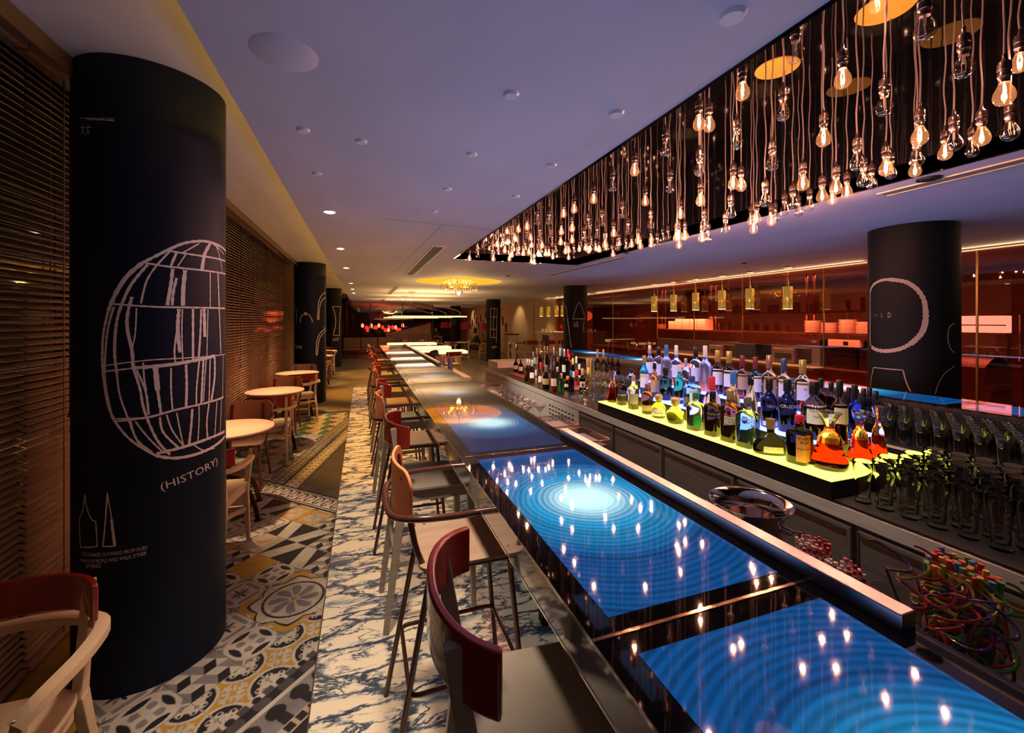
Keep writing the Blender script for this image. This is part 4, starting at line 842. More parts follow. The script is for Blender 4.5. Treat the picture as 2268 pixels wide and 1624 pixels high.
for q in range(5):
    for k in range(8): c.lathe([(.001,.016),(.010,0),(.001,-.02)], 5, ((.11-.018*q)*math.cos(k*.785), (.11-.018*q)*math.sin(k*.785), 2.42-.035*q), smooth=False)
c.lathe([(.09,2.33),(.05,2.29),(.001,2.26)], 16); c.build('crystal_bowl', M_CRY, t)
# ---------------------------------------------------------------- glowing slab tables and the light panels above them
M_ONYX = noisy('glowing_slab', (.9,.75,.5), (1,.85,.6), ns=3, rough=.4); _e = bsdf(M_ONYX); _e.inputs['Emission Color'].default_value = (1,.66,.30,1); _e.inputs['Emission Strength'].default_value = 1.7
M_PANEL = mat('light_panel', (.9,.8,.6), .4, emit=(1,.74,.36), es=1.0)
for i, (y, x0, x1) in enumerate(((13.0, 1.55, 3.12), (15.2, 1.1, 3.05), (18.1, 1.0, 3.0))):
    w_ = ['nearest', 'middle', 'farthest'][i]; xc = (x0+x1)/2; L = (x1-x0)/2
    t = thing('slab_table', f'long table with a glowing cream slab top, {w_} of three', 'table', (xc, y+.35, 0), 0, 'glowing slab tables')
    MB().box(-L, L, -.35, .35, .66, .75).build('glowing_top', M_ONYX, t, bevel=.012)
    for s in (-1, 1):
        for v in (-1, 1): MB().beam((s*(L-.3), v*.25, .66), (s*(L-.15), v*.3, 0), .08, .08, .06, .06).build('leg', M_BEECH, t)
    yy = [12.9, 15.2, 18.2][i]
    t = thing('panel_lamp', f'thin flat light panel hung on wires over the {w_} glowing table', 'pendant lamp', (1.95, yy, 0), 0, 'hanging light panels')
    MB().slab([(-1.12,0),(-.85,-.16),(.85,-.16),(1.12,0),(.85,.16),(-.85,.16)], 1.79, 1.835).build('panel', M_PANEL, t)
    for s in (-1, 1): MB().tube(smooth_path([(s*.85,0,1.83),(s*.8,0,2.0),(-.45+s*.05,.05,2.3),(-.55+s*.02,0,H1-.04)], 5), .0022, 5).build('wire', mat('dull_wire', (.10,.08,.06), .6), t)
    MB().box(-.66, -.44, -.06, .06, H1-.045, H1-.002).build('canopy', M_CHR, t)
    light('panel_light', 'AREA', (0, 0, 1.785), 14, (1,.75,.42), size=2.0, size_y=.3, parent=t)
    light('panel_light', 'AREA', (0, 0, 1.84), 44, (1,.58,.20), rot=(math.pi, 0, 0), size=2.0, size_y=.3, parent=t)
# ---------------------------------------------------------------- back bar: steel counter, lit plinth
Z0 = .90
t = thing('back_bar', 'long brushed steel back bar counter with panelled doors', 'counter', (1.91, -.6, 0))
MB().box(0, .80, 0, 7.3, .84, Z0).build('worktop', noisy('steel_top', (.12,.11,.10), (.18,.165,.145), scale=(1,1,6), ns=4, rough=.28, metal=1), t, bevel=.003)
MB().box(.02, .78, .01, 7.29, .0, .84).build('carcass', M_DSTEEL, t)
MB().box(-.004, .0, .0, 7.3, .845, Z0-.002).build('front_edge', M_STEEL, t)
yv = [.05, .62, 1.19, 1.78, 2.37, 2.96, 3.55, 4.12]
for a, b in zip(yv, yv[1:]):
    d = MB(); d.box(-.004, .02, a+.012, b-.012, .10, .825).build('door', M_DSTEEL, t, bevel=.003)
    e = MB(); e.box(-.010, -.0035, a+.03, b-.03, .79, .81); e.box(-.009,-.0035, b-.022, b-.016, .11, .82); e.build('door_trim', mat('steel_edge', (.32,.28,.22), .3, 1), t)
MB().box(-.006, .02, 4.14, 7.28, .10, .835).build('side_panel', M_STEEL, t)
g = MB()
for r_ in range(6):
    for c_ in range(8): g.box(-.008, -.0055, 4.22+c_*.075, 4.265+c_*.075, .56+r_*.042, .572+r_*.042)
g.build('vent_slots', M_BLK, t)
M_PLB = mat('plinth_black', (.008,.008,.008), .35); M_YEL = mat('yellow_lit_acrylic', (.8,.8,.2), .25, emit=(1,.90,.07), es=4.0); M_BLUE = mat('blue_lit_acrylic', (.3,.4,.9), .25, emit=(.14,.20,1.0), es=4.5)
t = thing('lit_plinth', 'stepped black bottle plinth whose steps glow yellow below and blue above', 'display plinth', (0,0,0))
b = MB(); b.box(1.925, 2.62, 1.28, 3.22, Z0+.001, .978); b.box(2.125, 2.62, 1.50, 3.21, .985, 1.062); b.box(2.325, 2.62, 1.56, 3.20, 1.07, 1.148); b.build('body', M_PLB, t)
b = MB(); b.box(1.927, 2.618, 1.282, 3.218, .978, .985); b.build('lower_step', M_YEL, t)
b = MB(); b.box(2.127, 2.618, 1.502, 3.208, 1.062, 1.07); b.box(2.327, 2.618, 1.562, 3.198, 1.148, 1.156); b.build('upper_step', M_BLUE, t)
# ---------------------------------------------------------------- bottles
_G = {}
def glass(name, col, rough=.01, tr=1.0):
    return mat('glass_'+name, col, rough, trans=tr, ior=1.46)
GC = dict(clear=(.96,.97,.97), amber=(.75,.24,.03), red=(.34,.014,.004), dark=(.10,.035,.015), blk=(.012,.010,.012), green=(.04,.32,.10), dgreen=(.03,.09,.035), teal=(.04,.55,.62), yellow=(.80,.72,.14), blue=(.35,.65,.98), gold=(.80,.45,.10), pale=(.90,.86,.62), pink=(.85,.45,.38), frost=(.80,.82,.90), navy=(.02,.03,.12), brown=(.30,.08,.03))
CC = dict(black=(.012,.012,.014), gold=(.60,.40,.13), red=(.60,.02,.03), blue=(.03,.16,.50), navy=(.03,.07,.16), green=(.03,.22,.08), white=(.75,.75,.78), burg=(.16,.02,.05), copper=(.48,.24,.15), grey=(.12,.12,.13), cork=(.50,.33,.15), silver=(.65,.65,.66), orange=(.75,.20,.02), glass=(.9,.9,.9), teal=(.15,.5,.42), yellow=(.75,.55,.08))
PROF = {  # height and radius as parts of 1: radius scale r, height h
 'std': [(0,.0),(.9,0),(1,.02),(1,.60),(.92,.66),(.55,.74),(.33,.80),(.31,.96),(.34,.965),(.34,.985)],
 'tall': [(0,.0),(.92,0),(1,.02),(1,.60),(.9,.66),(.5,.73),(.30,.80),(.28,.98)],
 'shoulder': [(0,.0),(.93,0),(1,.02),(1,.66),(.96,.71),(.7,.76),(.36,.79),(.33,.96)],
 'squat': [(0,.0),(.85,0),(.98,.05),(1,.3),(.93,.5),(.68,.64),(.40,.70),(.36,.80)],
 'bell': [(0,.0),(.88,0),(1,.06),(.96,.13),(.80,.24),(.67,.36),(.61,.46),(.57,.54),(.46,.60),(.30,.65),(.25,.71)],
 'wine': [(0,.0),(.93,0),(1,.02),(1,.58),(.9,.66),(.5,.75),(.32,.82),(.30,.98)],
 'cone': [(0,.0),(.95,0),(1,.03),(.92,.3),(.80,.5),(.5,.68),(.34,.78),(.32,.96)],
}
def bottle(loc, h, w_, style, col, cap, label=None, sq=2, name='bottle', lb='', group=None, top=None, text=None, tcol=(.03,.03,.04), fl=1.0, capf=.13, lz=(.16,.46), n=26, ty=.3, tsz=1.0, lw=1.05, rz=None, extra=None, ca='bottle', liquid=None):
    """one bottle; the liquid below the fill line, clear glass above it; loc on its shelf, w_ its body width"""
    t = thing(name, lb, ca, loc, 0, group); r = w_/2; pr = PROF[style]; hb = h*(1-capf*.55)
    hb = h if style == 'bell' else hb; P = [(max(.0005, a*r), z*hb) for a, z in pr]
    zf = None; b = MB()
    if liquid:
        zf = [z for a, z in P if z >= liquid*hb][0]
    b.lathe(P, n, sq=sq, split=zf); top_r = P[-1][0]
    b.lathe([(top_r, P[-1][1]), (.0005, P[-1][1])], n, sq=sq)
    tint = glass(col, GC[col], .28 if col == 'frost' else .01)
    ms = [tint, glass('clear', GC['clear'])] if zf else [tint]
    a = -2.2 if rz is None else rz
    body = b.build('body', ms, t)
    if style == 'bell': MB().lathe([(.255*r,.70*h),(.25*r,.75*h),(.36*r,.82*h),(.50*r,.90*h),(.66*r,.99*h),(.63*r,h),(.52*r,.955*h),(.30*r,.86*h),(.15*r,.78*h),(.0005,.76*h)], 12, smooth=False).build('collar', thin_glass('crystal_collar', (.92,.92,.97), 2.2, boost=.22, rough=.05), t)
    if zf:
        pass
    if sq > 2: body.rotation_euler.z = .12
    if cap:
        c = MB(); z0 = hb*(1-capf*.9) if capf > .1 else P[-1][1]*.97; cr = top_r*1.18+.001
        if cap == 'glass': c.lathe([(.001, P[-1][1]), (top_r*.9, P[-1][1]), (top_r*1.7, h*.93), (top_r*1.5, h*.99), (.001, h)], 14)
        elif cap == 'cork' and style == 'squat': c.lathe([(top_r*.8, P[-1][1]-.002), (top_r*1.3, P[-1][1]+.006), (top_r*1.5, h*.93), (top_r*.9, h*.99), (.001, h)], 16)
        else: c.lathe([(cr, z0), (cr, h-.003), (cr-.003, h), (.0005, h)], 20)
        c.build('cap', glass('clear', GC['clear']) if cap == 'glass' else mat('cap_'+cap, CC[cap], .3, .6 if cap in ('gold','copper','silver') else 0, coat=.3), t)
    if label:
        q = MB(); l0, l1 = lz[0]*h, lz[1]*h
        def rad_at(z):
            for (r0, z0_), (r1, z1) in zip(P[1:], P[2:]):
                if z0_ <= z <= z1 and z1 > z0_: return r0+(r1-r0)*(z-z0_)/(z1-z0_)
            return r
        pts = [(rad_at(l0+(l1-l0)*i/4)+.0007, l0+(l1-l0)*i/4) for i in range(5)]
        q.lathe(pts, 12, sq=sq, a0=a-lw, a1=a+lw)
        lo = q.build('label', mat('label_'+label, {**dict(white=(.86,.84,.82), cream=(.72,.66,.48), black=(.02,.02,.02), orange=(.75,.30,.08), green=(.02,.30,.07), red=(.55,.04,.03), ltblue=(.55,.68,.80), gold=(.58,.42,.16), tan=(.55,.36,.20), grey=(.35,.33,.30))}[label], .6), t)
        if sq > 2: lo.rotation_euler.z = .12
    if text:
        for ln, (s_, zz, sz) in enumerate(text):
            o = wrap_text(s_, sz*h, r*(1.0 if sq == 2 else .985)+.0016, a, zz*h, mat('ink_%d_%d_%d' % tuple(int(99*c) for c in tcol), tcol, .5), t)
            if sq > 2:      # lay the lettering on the squared-off front
                for v in o.data.vertices:
                    an = math.atan2(v.co.y, v.co.x); k = (abs(math.cos(an))**sq+abs(math.sin(an))**sq)**(-1/sq); rr = r*k+.0016; v.co.x, v.co.y = rr*math.cos(an), rr*math.sin(an)
                o.rotation_euler.z = .12
    return t
def shelf_bottle(px, ytop, wpx, X, z, **k):
    y = row_y(px, X); d = dep(X, y); h = height_at(ytop, X, y)-z; st = 1/math.cos(math.atan((px-1134)/FPX))
    return bottle((X, y, z), h, wpx*d/FPX/st**.35*.98, **k)
G1, G2, G3 = 'bottles on the yellow step', 'bottles on the blue step', 'bottles on the top step'
S1, S2, S3 = .9855, 1.0705, 1.1565
q = lambda *a, **k: shelf_bottle(*a, **k)
q(1357,822,28,2.03,S1, style='bell', col='red', cap=None, lb='small bell decanter of red-amber spirit at the left end of the yellow step', group=G1, name='decanter', ca='decanter', liquid=.45)
q(1377,833,22,2.03,S1, style='shoulder', col='dark', cap='navy', label='black', text=[('BOURBON',.34,.07)], tcol=(.8,.75,.7), sq=3.2, lb='dark whisky bottle with black label beside the small left decanter', group=G1)
q(1403,830,21,2.02,S1, style='tall', col='gold', cap='cork', label='grey', sq=5, lb='slim square tequila bottle with grey tree label and cork top', group=G1, liquid=.6)
q(1434,850,27,2.02,S1, style='shoulder', col='brown', cap='copper', label='tan', lz=(.12,.3), lb='stout amber bourbon bottle with copper cap on the yellow step', group=G1)
q(1459,873,33,2.01,S1, style='squat', col='yellow', cap='cork', label='white', lz=(.12,.42), text=[('Reposado',.22,.09)], lb='squat yellow bottle with round white label and cork ball', group=G1, capf=.2)
q(1496,880,40,2.01,S1, style='squat', col='yellow', cap='cork', lb='fat round clear bottle of yellow tequila with cork ball', group=G1, capf=.2, liquid=.4)
q(1541,869,34,2.01,S1, style='shoulder', col='pale', cap='green', label='green', lz=(.12,.42), sq=5, lw=.5, lb='square clear bottle with green diamond label and green cap', group=G1, liquid=.5)
q(1579,866,33,2.01,S1, style='shoulder', col='dark', cap='black', label='black', lz=(.44,.58), sq=5, text=[('BLACK LABEL',.49,.055)], tcol=(.75,.6,.35), lb='square dark whisky bottle with slanted black label in the yellow light', group=G1)
q(1618,863,38,2.01,S1, style='shoulder', col='brown', cap='gold', label='cream', lz=(.36,.5), sq=5, text=[('GOLD LABEL',.44,.05),('RESERVE',.38,.05)], lb='square whisky bottle with gold cap and cream label', group=G1)
q(1656,880,42,2.01,S1, style='shoulder', col='blue', cap='grey', sq=6, text=[('*',.30,.5)], tcol=(.8,.85,.9), lb='square clear tequila bottle with white burst motif and dark grey cap', group=G1, liquid=.6)
# low sloping cognac bottle
y = row_y(1707, 2.02); t = thing('bottle', 'low dark bell-shaped cognac bottle with cream crescent label', 'bottle', (2.02, y, S1), R(-35), G1); b = MB(); b.lathe([(.0005,0),(.078,0),(.088,.015),(.084,.045),(.062,.078),(.030,.10),(.018,.112),(.0175,.15),(.020,.152),(.020,.158),(.0005,.158)], 28, fy=.55); b.build('body', glass('blk', GC['blk']), t)
MB().lathe([(.021,.130),(.021,.182),(.0005,.184)], 16).build('cap', mat('cap_gold', CC['gold'], .3, .6, coat=.3), t); MB().lathe([(.0895,.014),(.086,.045)], 10, fy=.56, a0=-2.1, a1=-1.0).build('label', mat('label_cream', (.72,.66,.48), .6), t)
q(1771,919,47,2.02,S1, style='shoulder', col='blk', cap='red', label='orange', lz=(.08,.62), sq=6, lw=.72, text=[("MYERS'S",.53,.075),('RUM',.45,.075),('Original Dark',.33,.05)], tcol=(.10,.02,.01), lb='square black rum bottle with orange label and red-yellow cap', group=G1)
for px, yt, w_, X, lb in ((1837,913,86,2.05,'large bell crystal decanter of red spirit at the front corner of the plinth'),(1905,910,58,2.30,'middle crystal decanter of the three at the right end of the plinth'),(1945,900,42,2.48,'rearmost crystal decanter at the right end of the plinth')):
    y = 1.40; X_ = (px-802)*(.943*y)/(998-.3327*(px-802)); d = dep(X_, y); h = height_at(yt, X_, y)-S1
    bottle((X_, y, S1), h, w_*d/FPX*.86, 'bell', 'red', None, lb=lb, group='bell decanters', name='decanter', ca='decanter', liquid=.44, n=24)
q(1398,817,22,2.22,S2, style='std', col='clear', cap='black', label='black', lb='clear bottle with black round label at the left of the blue step', group=G2)
q(1427,788,20,2.22,S2, style='std', col='teal', cap='gold', label='white', lz=(.18,.62), text=[('AZUL',.45,.08)], tcol=(.6,.05,.05), lb='teal liquid bottle with white label and gold cap', group=G2)
q(1450,804,19,2.22,S2, style='std', col='amber', cap='black', label='tan', lz=(.15,.5), lb='amber bottle with black cap next to the teal one', group=G2)
q(1474,814,29,2.22,S2, style='shoulder', col='dgreen', cap='black', text=[('NIX',.35,.06)], tcol=(.7,.7,.7), lb='broad dark green bottle with short black cap on the blue step', group=G2)
q(1505,808,25,2.22,S2, style='tall', col='green', cap='white', label='white', lz=(.1,.16), lb='green gin bottle with white cap on the blue step', group=G2)
q(1533,833,32,2.20,S2, style='shoulder', col='blue', cap='navy', label='ltblue', lz=(.1,.62), sq=5, lw=.55, text=[('BOMBAY',.5,.06),('DRY GIN',.18,.045)], tcol=(.05,.1,.4), lb='square pale blue gin bottle with arched label', group=G2)
q(1577,834,36,2.22,S2, style='cone', col='pink', cap='red', label='cream', lz=(.15,.5), sq=3.5, text=[("Maker's",.38,.075)], lb='bourbon bottle sealed with dripping red wax', group=G2, capf=.3, liquid=.5)
nb = q(1624,823,32,2.22,S2, style='cone', col='gold', cap='blue', label='cream', lz=(.62,.68), lb='bottle wrapped in gold wire net with a blue cap', group=G2, capf=.2)
h_ = .235; net = MB()
for k in range(8):
    for s in (-1, 1): net.tube([((.045-.020*(i/12)**2)*math.cos(k*.785+s*i*.16), (.045-.020*(i/12)**2)*math.sin(k*.785+s*i*.16), .03+.013*i) for i in range(13)], .0009, 4)
net.build('wire_net', M_GOLDS, nb)
q(1663,828,33,2.22,S2, style='cone', col='gold', cap='black', text=[('9',.90,.07)], tcol=(.9,.9,.9), lb='golden bottle whose black cap shows a white 9', group=G2, capf=.17)
q(1704,839,37,2.22,S2, style='std', col='blk', cap='black', label='white', lz=(.04,.13), text=[('VINO',.42,.07)], tcol=(.7,.5,.1), lb='black fortified wine bottle with gold lettering', group=G2, capf=.17)
q(1744,840,40,2.22,S2, style='std', col='blk', cap='black', text=[('CRUZAN',.47,.085)], tcol=(.85,.85,.85), lb='black rum bottle with bold white lettering across its middle', group=G2, capf=.17)
q(1803,845,50,2.22,S2, style='std', col='dark', cap='black', label='white', lz=(.28,.60), sq=2.6, text=[('The Singleton',.49,.055),('Single Malt',.40,.045)], lb='broad dark whisky bottle with large white label', group=G2, capf=.17)
q(1860,842,33,2.25,S2, style='std', col='dark', cap='black', label='cream', lz=(.32,.62), lb='dark bottle with narrow cream label, right end of the blue step', group=G2, capf=.17)
q(1893,852,30,2.40,S2, style='std', col='navy', cap='black', lb='dark bottle behind the middle decanter', group=G2, capf=.2)
for a in ((1439,765,20,'clear','silver','white','tall','clear vodka bottle with silver top at the left of the top row'),(1459,768,24,'clear','black','white','shoulder','clear square-shouldered bottle with small black top'),(1476,764,24,'frost','blue',None,'tall','frosted bottle with bright blue foil cap'),(1498,765,23,'clear','white','white','tall','clear bottle with tall white cap'),(1519,794,18,'clear','silver',None,'tall','short clear bottle with silver cap in the top row'),(1541,769,25,'clear','black','white','shoulder','clear bottle with black cap and big white label'),(1562,766,27,'frost','ltb',None,'tall','tall frosted vodka bottle with leafless tree motif')):
    px, yt, w_, col, cap, lab_, stl, lb = a
    q(px, yt, w_, 2.42, S3, style=stl, col=col, cap='white' if cap == 'ltb' else cap, label=lab_, lz=(.2,.52), lb=lb, group=G3, capf=.18, text=[('GOOSE',.22,.06)] if cap == 'ltb' else None, tcol=(.3,.3,.4))
for a in ((1590,776,28,'dark','gold','white','whisky bottle with gold cap and white label, left of its twin',None),(1615,778,29,'dark','gold','white','whisky bottle with gold cap whose white label shows a 12',[('MACALLAN',.50,.055),('12',.38,.07)]),(1644,787,25,'brown','burg','tan','whisky bottle with burgundy capsule and tan label',None),(1673,791,25,'dgreen','burg','white','green bottle with burgundy capsule and white label',None),(1704,787,31,'gold','copper','tan','tall pale gold whisky bottle with copper cap',None),(1736,794,30,'gold','navy','white','whisky bottle with navy cap and white label, right of the copper-capped one',[('TALISKER',.48,.06)]),(1778,797,35,'gold','gold','white','stout whisky bottle with ribbed gold cap',[('25',.42,.06)]),(1818,838,26,'dark','black',None,'dark bottle behind the broad whisky bottle',None),(1841,846,24,'dark','black',None,'dark bottle behind the narrow-labelled one',None),):
    px, yt, w_, col, cap, lab_, lb, tx = a
    q(px, yt, w_, 2.42, S3, style='std', col=col, cap=cap, label=lab_, lz=(.22,.58), lb=lb, group=G3, capf=.2, text=tx)
for i, (px, yt) in enumerate(((1880,858),(1897,862),(1913,860),(1926,858),(1850,858),(1940,866))):
    y = row_y(px, 3.3)
    bottle((3.3, y, .905), height_at(yt, 3.3, y)-.905, .075, 'cone', 'clear', 'black', lb=f'clear bottle with black cap on the rear glass shelf, {nm[i]} of six', group='black-capped clear bottles', capf=.15)
# ---------------------------------------------------------------- dense group of bottles at the far left of the back bar
def zb(x, y): return 1100+x/8.1, 740+y/8.1
far = [ # x, top, base, width, colour, cap, label, style, text
(1140,40,640,58,'gold','white',None,'tall','very tall olive-amber bottle with white cap, highest of the crowded group'),(1175,205,700,60,'dgreen','navy',None,'wine','dark green bottle with navy top behind the red cross label'),(1215,270,650,70,'dgreen','silver','white','wine','green vermouth bottle with silver cap and white-red label'),(1280,205,560,60,'dark','red',None,'tall','dark bottle with bright red cap at the back of the crowded group'),
(720,250,600,48,'clear','silver',None,'tall','clear bottle with steel pourer, back row left'),(780,260,620,52,'navy','orange',None,'tall','dark bottle with orange collar and steel pourer'),(860,210,640,56,'clear','teal',None,'tall','bottle with green collar and steel pourer'),(910,220,640,56,'navy','orange',None,'tall','bottle with yellow-orange collar and steel pourer'),(970,210,620,60,'clear','glass',None,'tall','tall clear syrup bottle with glass stopper'),(1025,220,600,42,'pale','silver',None,'tall','slim pale bottle with steel pourer'),
(655,315,640,46,'clear','silver',None,'tall','clear bottle with steel pourer and red collar'),(548,445,850,50,'dark','silver',None,'tall','leftmost dark bottle with steel pourer'),(590,455,860,50,'navy','silver','white','tall','second dark bottle with steel pourer from the left'),(640,465,870,50,'dark','silver','white','tall','bottle with multicoloured collar and pourer'),(685,420,860,56,'clear','teal','white','tall','bottle with teal collar in the front left'),
(790,510,950,100,'clear','red','white','cone','clear conical bottle with bright red cap'),(890,560,990,150,'blk','grey','gold','squat','squat black bottle with grey stopper'),(1030,500,1050,105,'brown','navy','white','std','red-brown bottle with white shield label'),(1090,590,900,110,'green','silver',None,'cone','bright green bottle with sloping shoulders'),(1160,705,1110,118,'green','silver',None,'std','green glass bottle with white script in the front row'),(1275,775,1125,150,'blk','orange','cream','std','black bottle with orange cap and cream label'),
(1300,365,760,80,'frost','red',None,'cone','white frosted bottle with red cap'),(1370,430,860,110,'blk','yellow','white','cone','black liqueur bottle with yellow neck band'),(1430,400,800,80,'frost','white',None,'cone','second white frosted bottle, behind the black one'),(1340,660,1050,60,'navy','blue',None,'std','small bottle with royal blue cap'),(1485,540,900,60,'dark','white','white','std','dark slim bottle with white band'),
(1440,655,1130,130,'pink','red','red','std','clear pinkish bottle with red cap and red label, front row'),(1540,620,1110,110,'blk','cork','white','std','dark bottle with pale stopper and white side label'),(1650,600,1000,110,'yellow','yellow',None,'cone','yellow-topped clear bottle beside the straws'),(1060,350,760,70,'dark','black',None,'wine','dark wine bottle standing behind the brown one')]
for i, (x, yt, yb, wd, col, cap, lab_, stl, lb) in enumerate(far):
    px, pt = zb(x, yt); _, pb = zb(x, yb); pb = min(pb, 868); d_ = FPX*(CAM_H-Z0)/(pb-HY); X = (px-VX)*d_/998; y = (d_-.3327*X)/.943
    X = min(max(X, 1.99), 2.62); y = row_y(px, X); d = dep(X, y)
    for (a_, b_, r_) in KIDS.setdefault('cl', []):
        if math.hypot(a_-X, b_-y) < r_+.04: X = min(2.63, X+.075); y = row_y(px, X); d = dep(X, y)
    w_ = max(.066, min(.095, wd/8.1*d/FPX*.9)); KIDS['cl'].append((X, y, w_/2)); h = min(.40, max(.15, height_at(pt, X, y)-Z0-.001))
    bottle((X, y, Z0+.001), h, w_, stl, col, None if cap == 'none' else cap, label=lab_, lz=(.2,.45), lb=lb, group='crowded bottles on the steel counter', n=16, capf=.2 if cap != 'glass' else .12)
# champagne, dark wine bottles, straws, fruit jars near the pyramid pillar
for i, (x, yt) in enumerate(((1810,275),(1918,275))):
    px, pt = zb(x, yt); X = 3.3; y = row_y(px, X); bottle((X, y, .905), height_at(pt, X, y)-.905, .085, 'wine', 'dgreen', 'copper', lb=f'champagne bottle with rose-gold foil neck, {"left" if i == 0 else "right"} of the pair', group='champagne bottles', capf=.42)
for i, x in enumerate((2000, 2080, 2180)):
    px, pt = zb(x, 395); X = 3.5; y = row_y(px, X); bottle((X, y, .905), height_at(pt, X, y)-.905, .08, 'wine', 'blk', 'black', lb=f'dark wine bottle right of the champagne pair, {nm[i] if i else "first"} one', group='dark wine bottles', capf=.2, n=14)
for i, (x, col) in enumerate(((345, 'yellow'), (435, 'white'))):
    px, _ = zb(x, 600); X = 2.25; y = row_y(px, X); bottle((X, y, Z0+.001), .2, .075, 'wine', 'blk', 'black', label='cream' if i == 0 else 'white', lb=f'small black wine bottle with {"pale green" if i == 0 else "white"} label at the far end of the steel counter', group='small wine bottles', n=14)
STR = [mat('straw_%d' % i, c, .4) for i, c in enumerate(((.65,.06,.05),(.70,.22,.03),(.65,.50,.05),(.05,.35,.55),(.10,.40,.10),(.35,.06,.35),(.75,.70,.68)))]
def straw_bundle(name, label, cat, loc, n, r, z0, z1, cols, sr=.003, lean=.02, cup=None, grp=None):
    t = thing(name, label, cat, loc, 0, grp); k = 0
    if cup: MB().lathe([(r+.004,0),(r+.006,0),(r+.010,cup),(r+.008,cup),(r+.003,.004),(.001,.004),(.001,0),(r+.004,0)], 28).build('cup', M_TG, t)
    for i in range(n):
        a = i*2.39996; rr = (r-.004)*math.sqrt((i+.5)/n); x, y = rr*math.cos(a), rr*math.sin(a); dz = random.uniform(-.012, .012)
        MB().tube([(x*.8, y*.8, z0), (x+lean*math.cos(a)*rr/r, y+lean*math.sin(a)*rr/r, z1+dz)], sr, 7).build('straw', cols[(i*5+i//3) % len(cols)], t)
    return t
M_TG = thin_glass('thin_drinking_glass', (.95,.97,.97), 1.5, boost=.10, rough=.04)
px, _ = zb(1680, 400); X = 2.5; straw_bundle('straw_holder', 'bunch of long rainbow straws standing among the crowded bottles', 'straws', (X, row_y(px, X), Z0+.001), 36, .035, .01, .34, STR, .0035, .02, .12)
px, _ = zb(1790, 900); X = 2.30; y = row_y(px, X)
t = thing('glass_jar', 'large round clear glass jar with a dark lid knob on the steel counter', 'jar', (X, y, Z0+.001)); MB().lathe([(.05,0),(.075,.01),(.09,.06),(.08,.12),(.05,.15),(.052,.16),(.048,.16),(.046,.15),(.076,.118),(.086,.06),(.07,.014),(.001,.010),(.001,0),(.05,0)], 28).build('body', M_TG, t)
MB().lathe([(.053,.161),(.03,.18),(.008,.185),(.012,.20),(.001,.205)], 20).build('lid', M_TG, t)
# blue coaster rings and red bar mat
M_BLC = mat('blue_ring', (.02,.12,.30), .4)
for i, (x, y_) in enumerate(((1445,1130),(1860,1110))):
    px, py = zb(x, y_); X, Y = on_ceil(px, py, Z0) if False else (None, None)
    d_ = FPX*(CAM_H-Z0)/(py-HY); l_ = (px-1134)/FPX*d_; X, Y = d_*SN+l_*CS, d_*CS-l_*SN
    tag(MB().lathe([(.055,0),(.062,.004),(.066,0)], 28).build('coaster_ring', M_BLC, loc=(X, Y, Z0+.001)), f'blue plastic ring lying on the steel counter, {"left" if i == 0 else "right"} one', 'coaster ring')
px, py = zb(260, 760); d_ = FPX*(CAM_H-Z0)/(py-HY); l_ = (px-1134)/FPX*d_
tag(MB().box(-.06,.06,-.3,.3,0,.01).build('bar_mat', mat('red_rubber', (.22,.015,.02), .5), loc=(max(2.1, d_*SN+l_*CS), d_*CS-l_*SN, Z0+.001), bevel=.003), 'red rubber bar mat at the far end of the steel counter', 'bar mat')
# bar tap with crooked gold spouts
px, py = zb(1640, 1230); X = 2.02; Y = row_y(px, X); t = thing('bar_tap', 'chrome bar tap with bent gold spouts between the bottles and the lit plinth', 'tap', (X, Y, Z0))
b = MB()
for dy in (-.10, .10): b.lathe([(.022,0),(.022,.006),(.010,.010),(.010,.06),(.016,.065),(.016,.08),(.008,.09),(.008,.14),(.014,.145),(.012,.17),(.001,.175)], 16, (0, dy, 0)); 
b.tube([(0,-.10,.07),(0,.10,.07)], .009, 10); b.lathe([(.02,.06),(.022,.075),(.014,.1),(.012,.13),(.018,.14),(.001,.15)], 16); b.build('body', M_CHR, t)
MB().tube(smooth_path([(0,.03,.13),(.01,.02,.20),(.05,-.06,.275),(.10,-.16,.27),(.12,-.19,.24)], 5), .006, 8).build('spout', M_GOLDS, t)
MB().tube(smooth_path([(0,-.10,.15),(.02,-.17,.17),(.03,-.23,.20),(.03,-.25,.24)], 5), .005, 8).build('spout', M_GOLDS, t); MB().tube(smooth_path([(0,0,.14),(.03,-.05,.16),(.05,-.12,.18),(.06,-.15,.21)], 5), .005, 8).build('spout', M_GOLDS, t)
for dy in (-.10, .10): MB().tube([(-.03,dy,.10),(.03,dy,.10)], .005, 8).build('handle', M_CHR, t)
t = thing('tap_handle', 'small white cross handle on the steel counter in front of the tap', 'handle', (X-.06, Y-.05, Z0)); b = MB(); b.lathe([(.016,0),(.008,.004),(.006,.04),(.001,.042)], 12); b.tube([(0,-.03,.045),(0,.03,.045)], .007, 8); b.build('handle', mat('white_porcelain', (.75,.75,.73), .25), t)
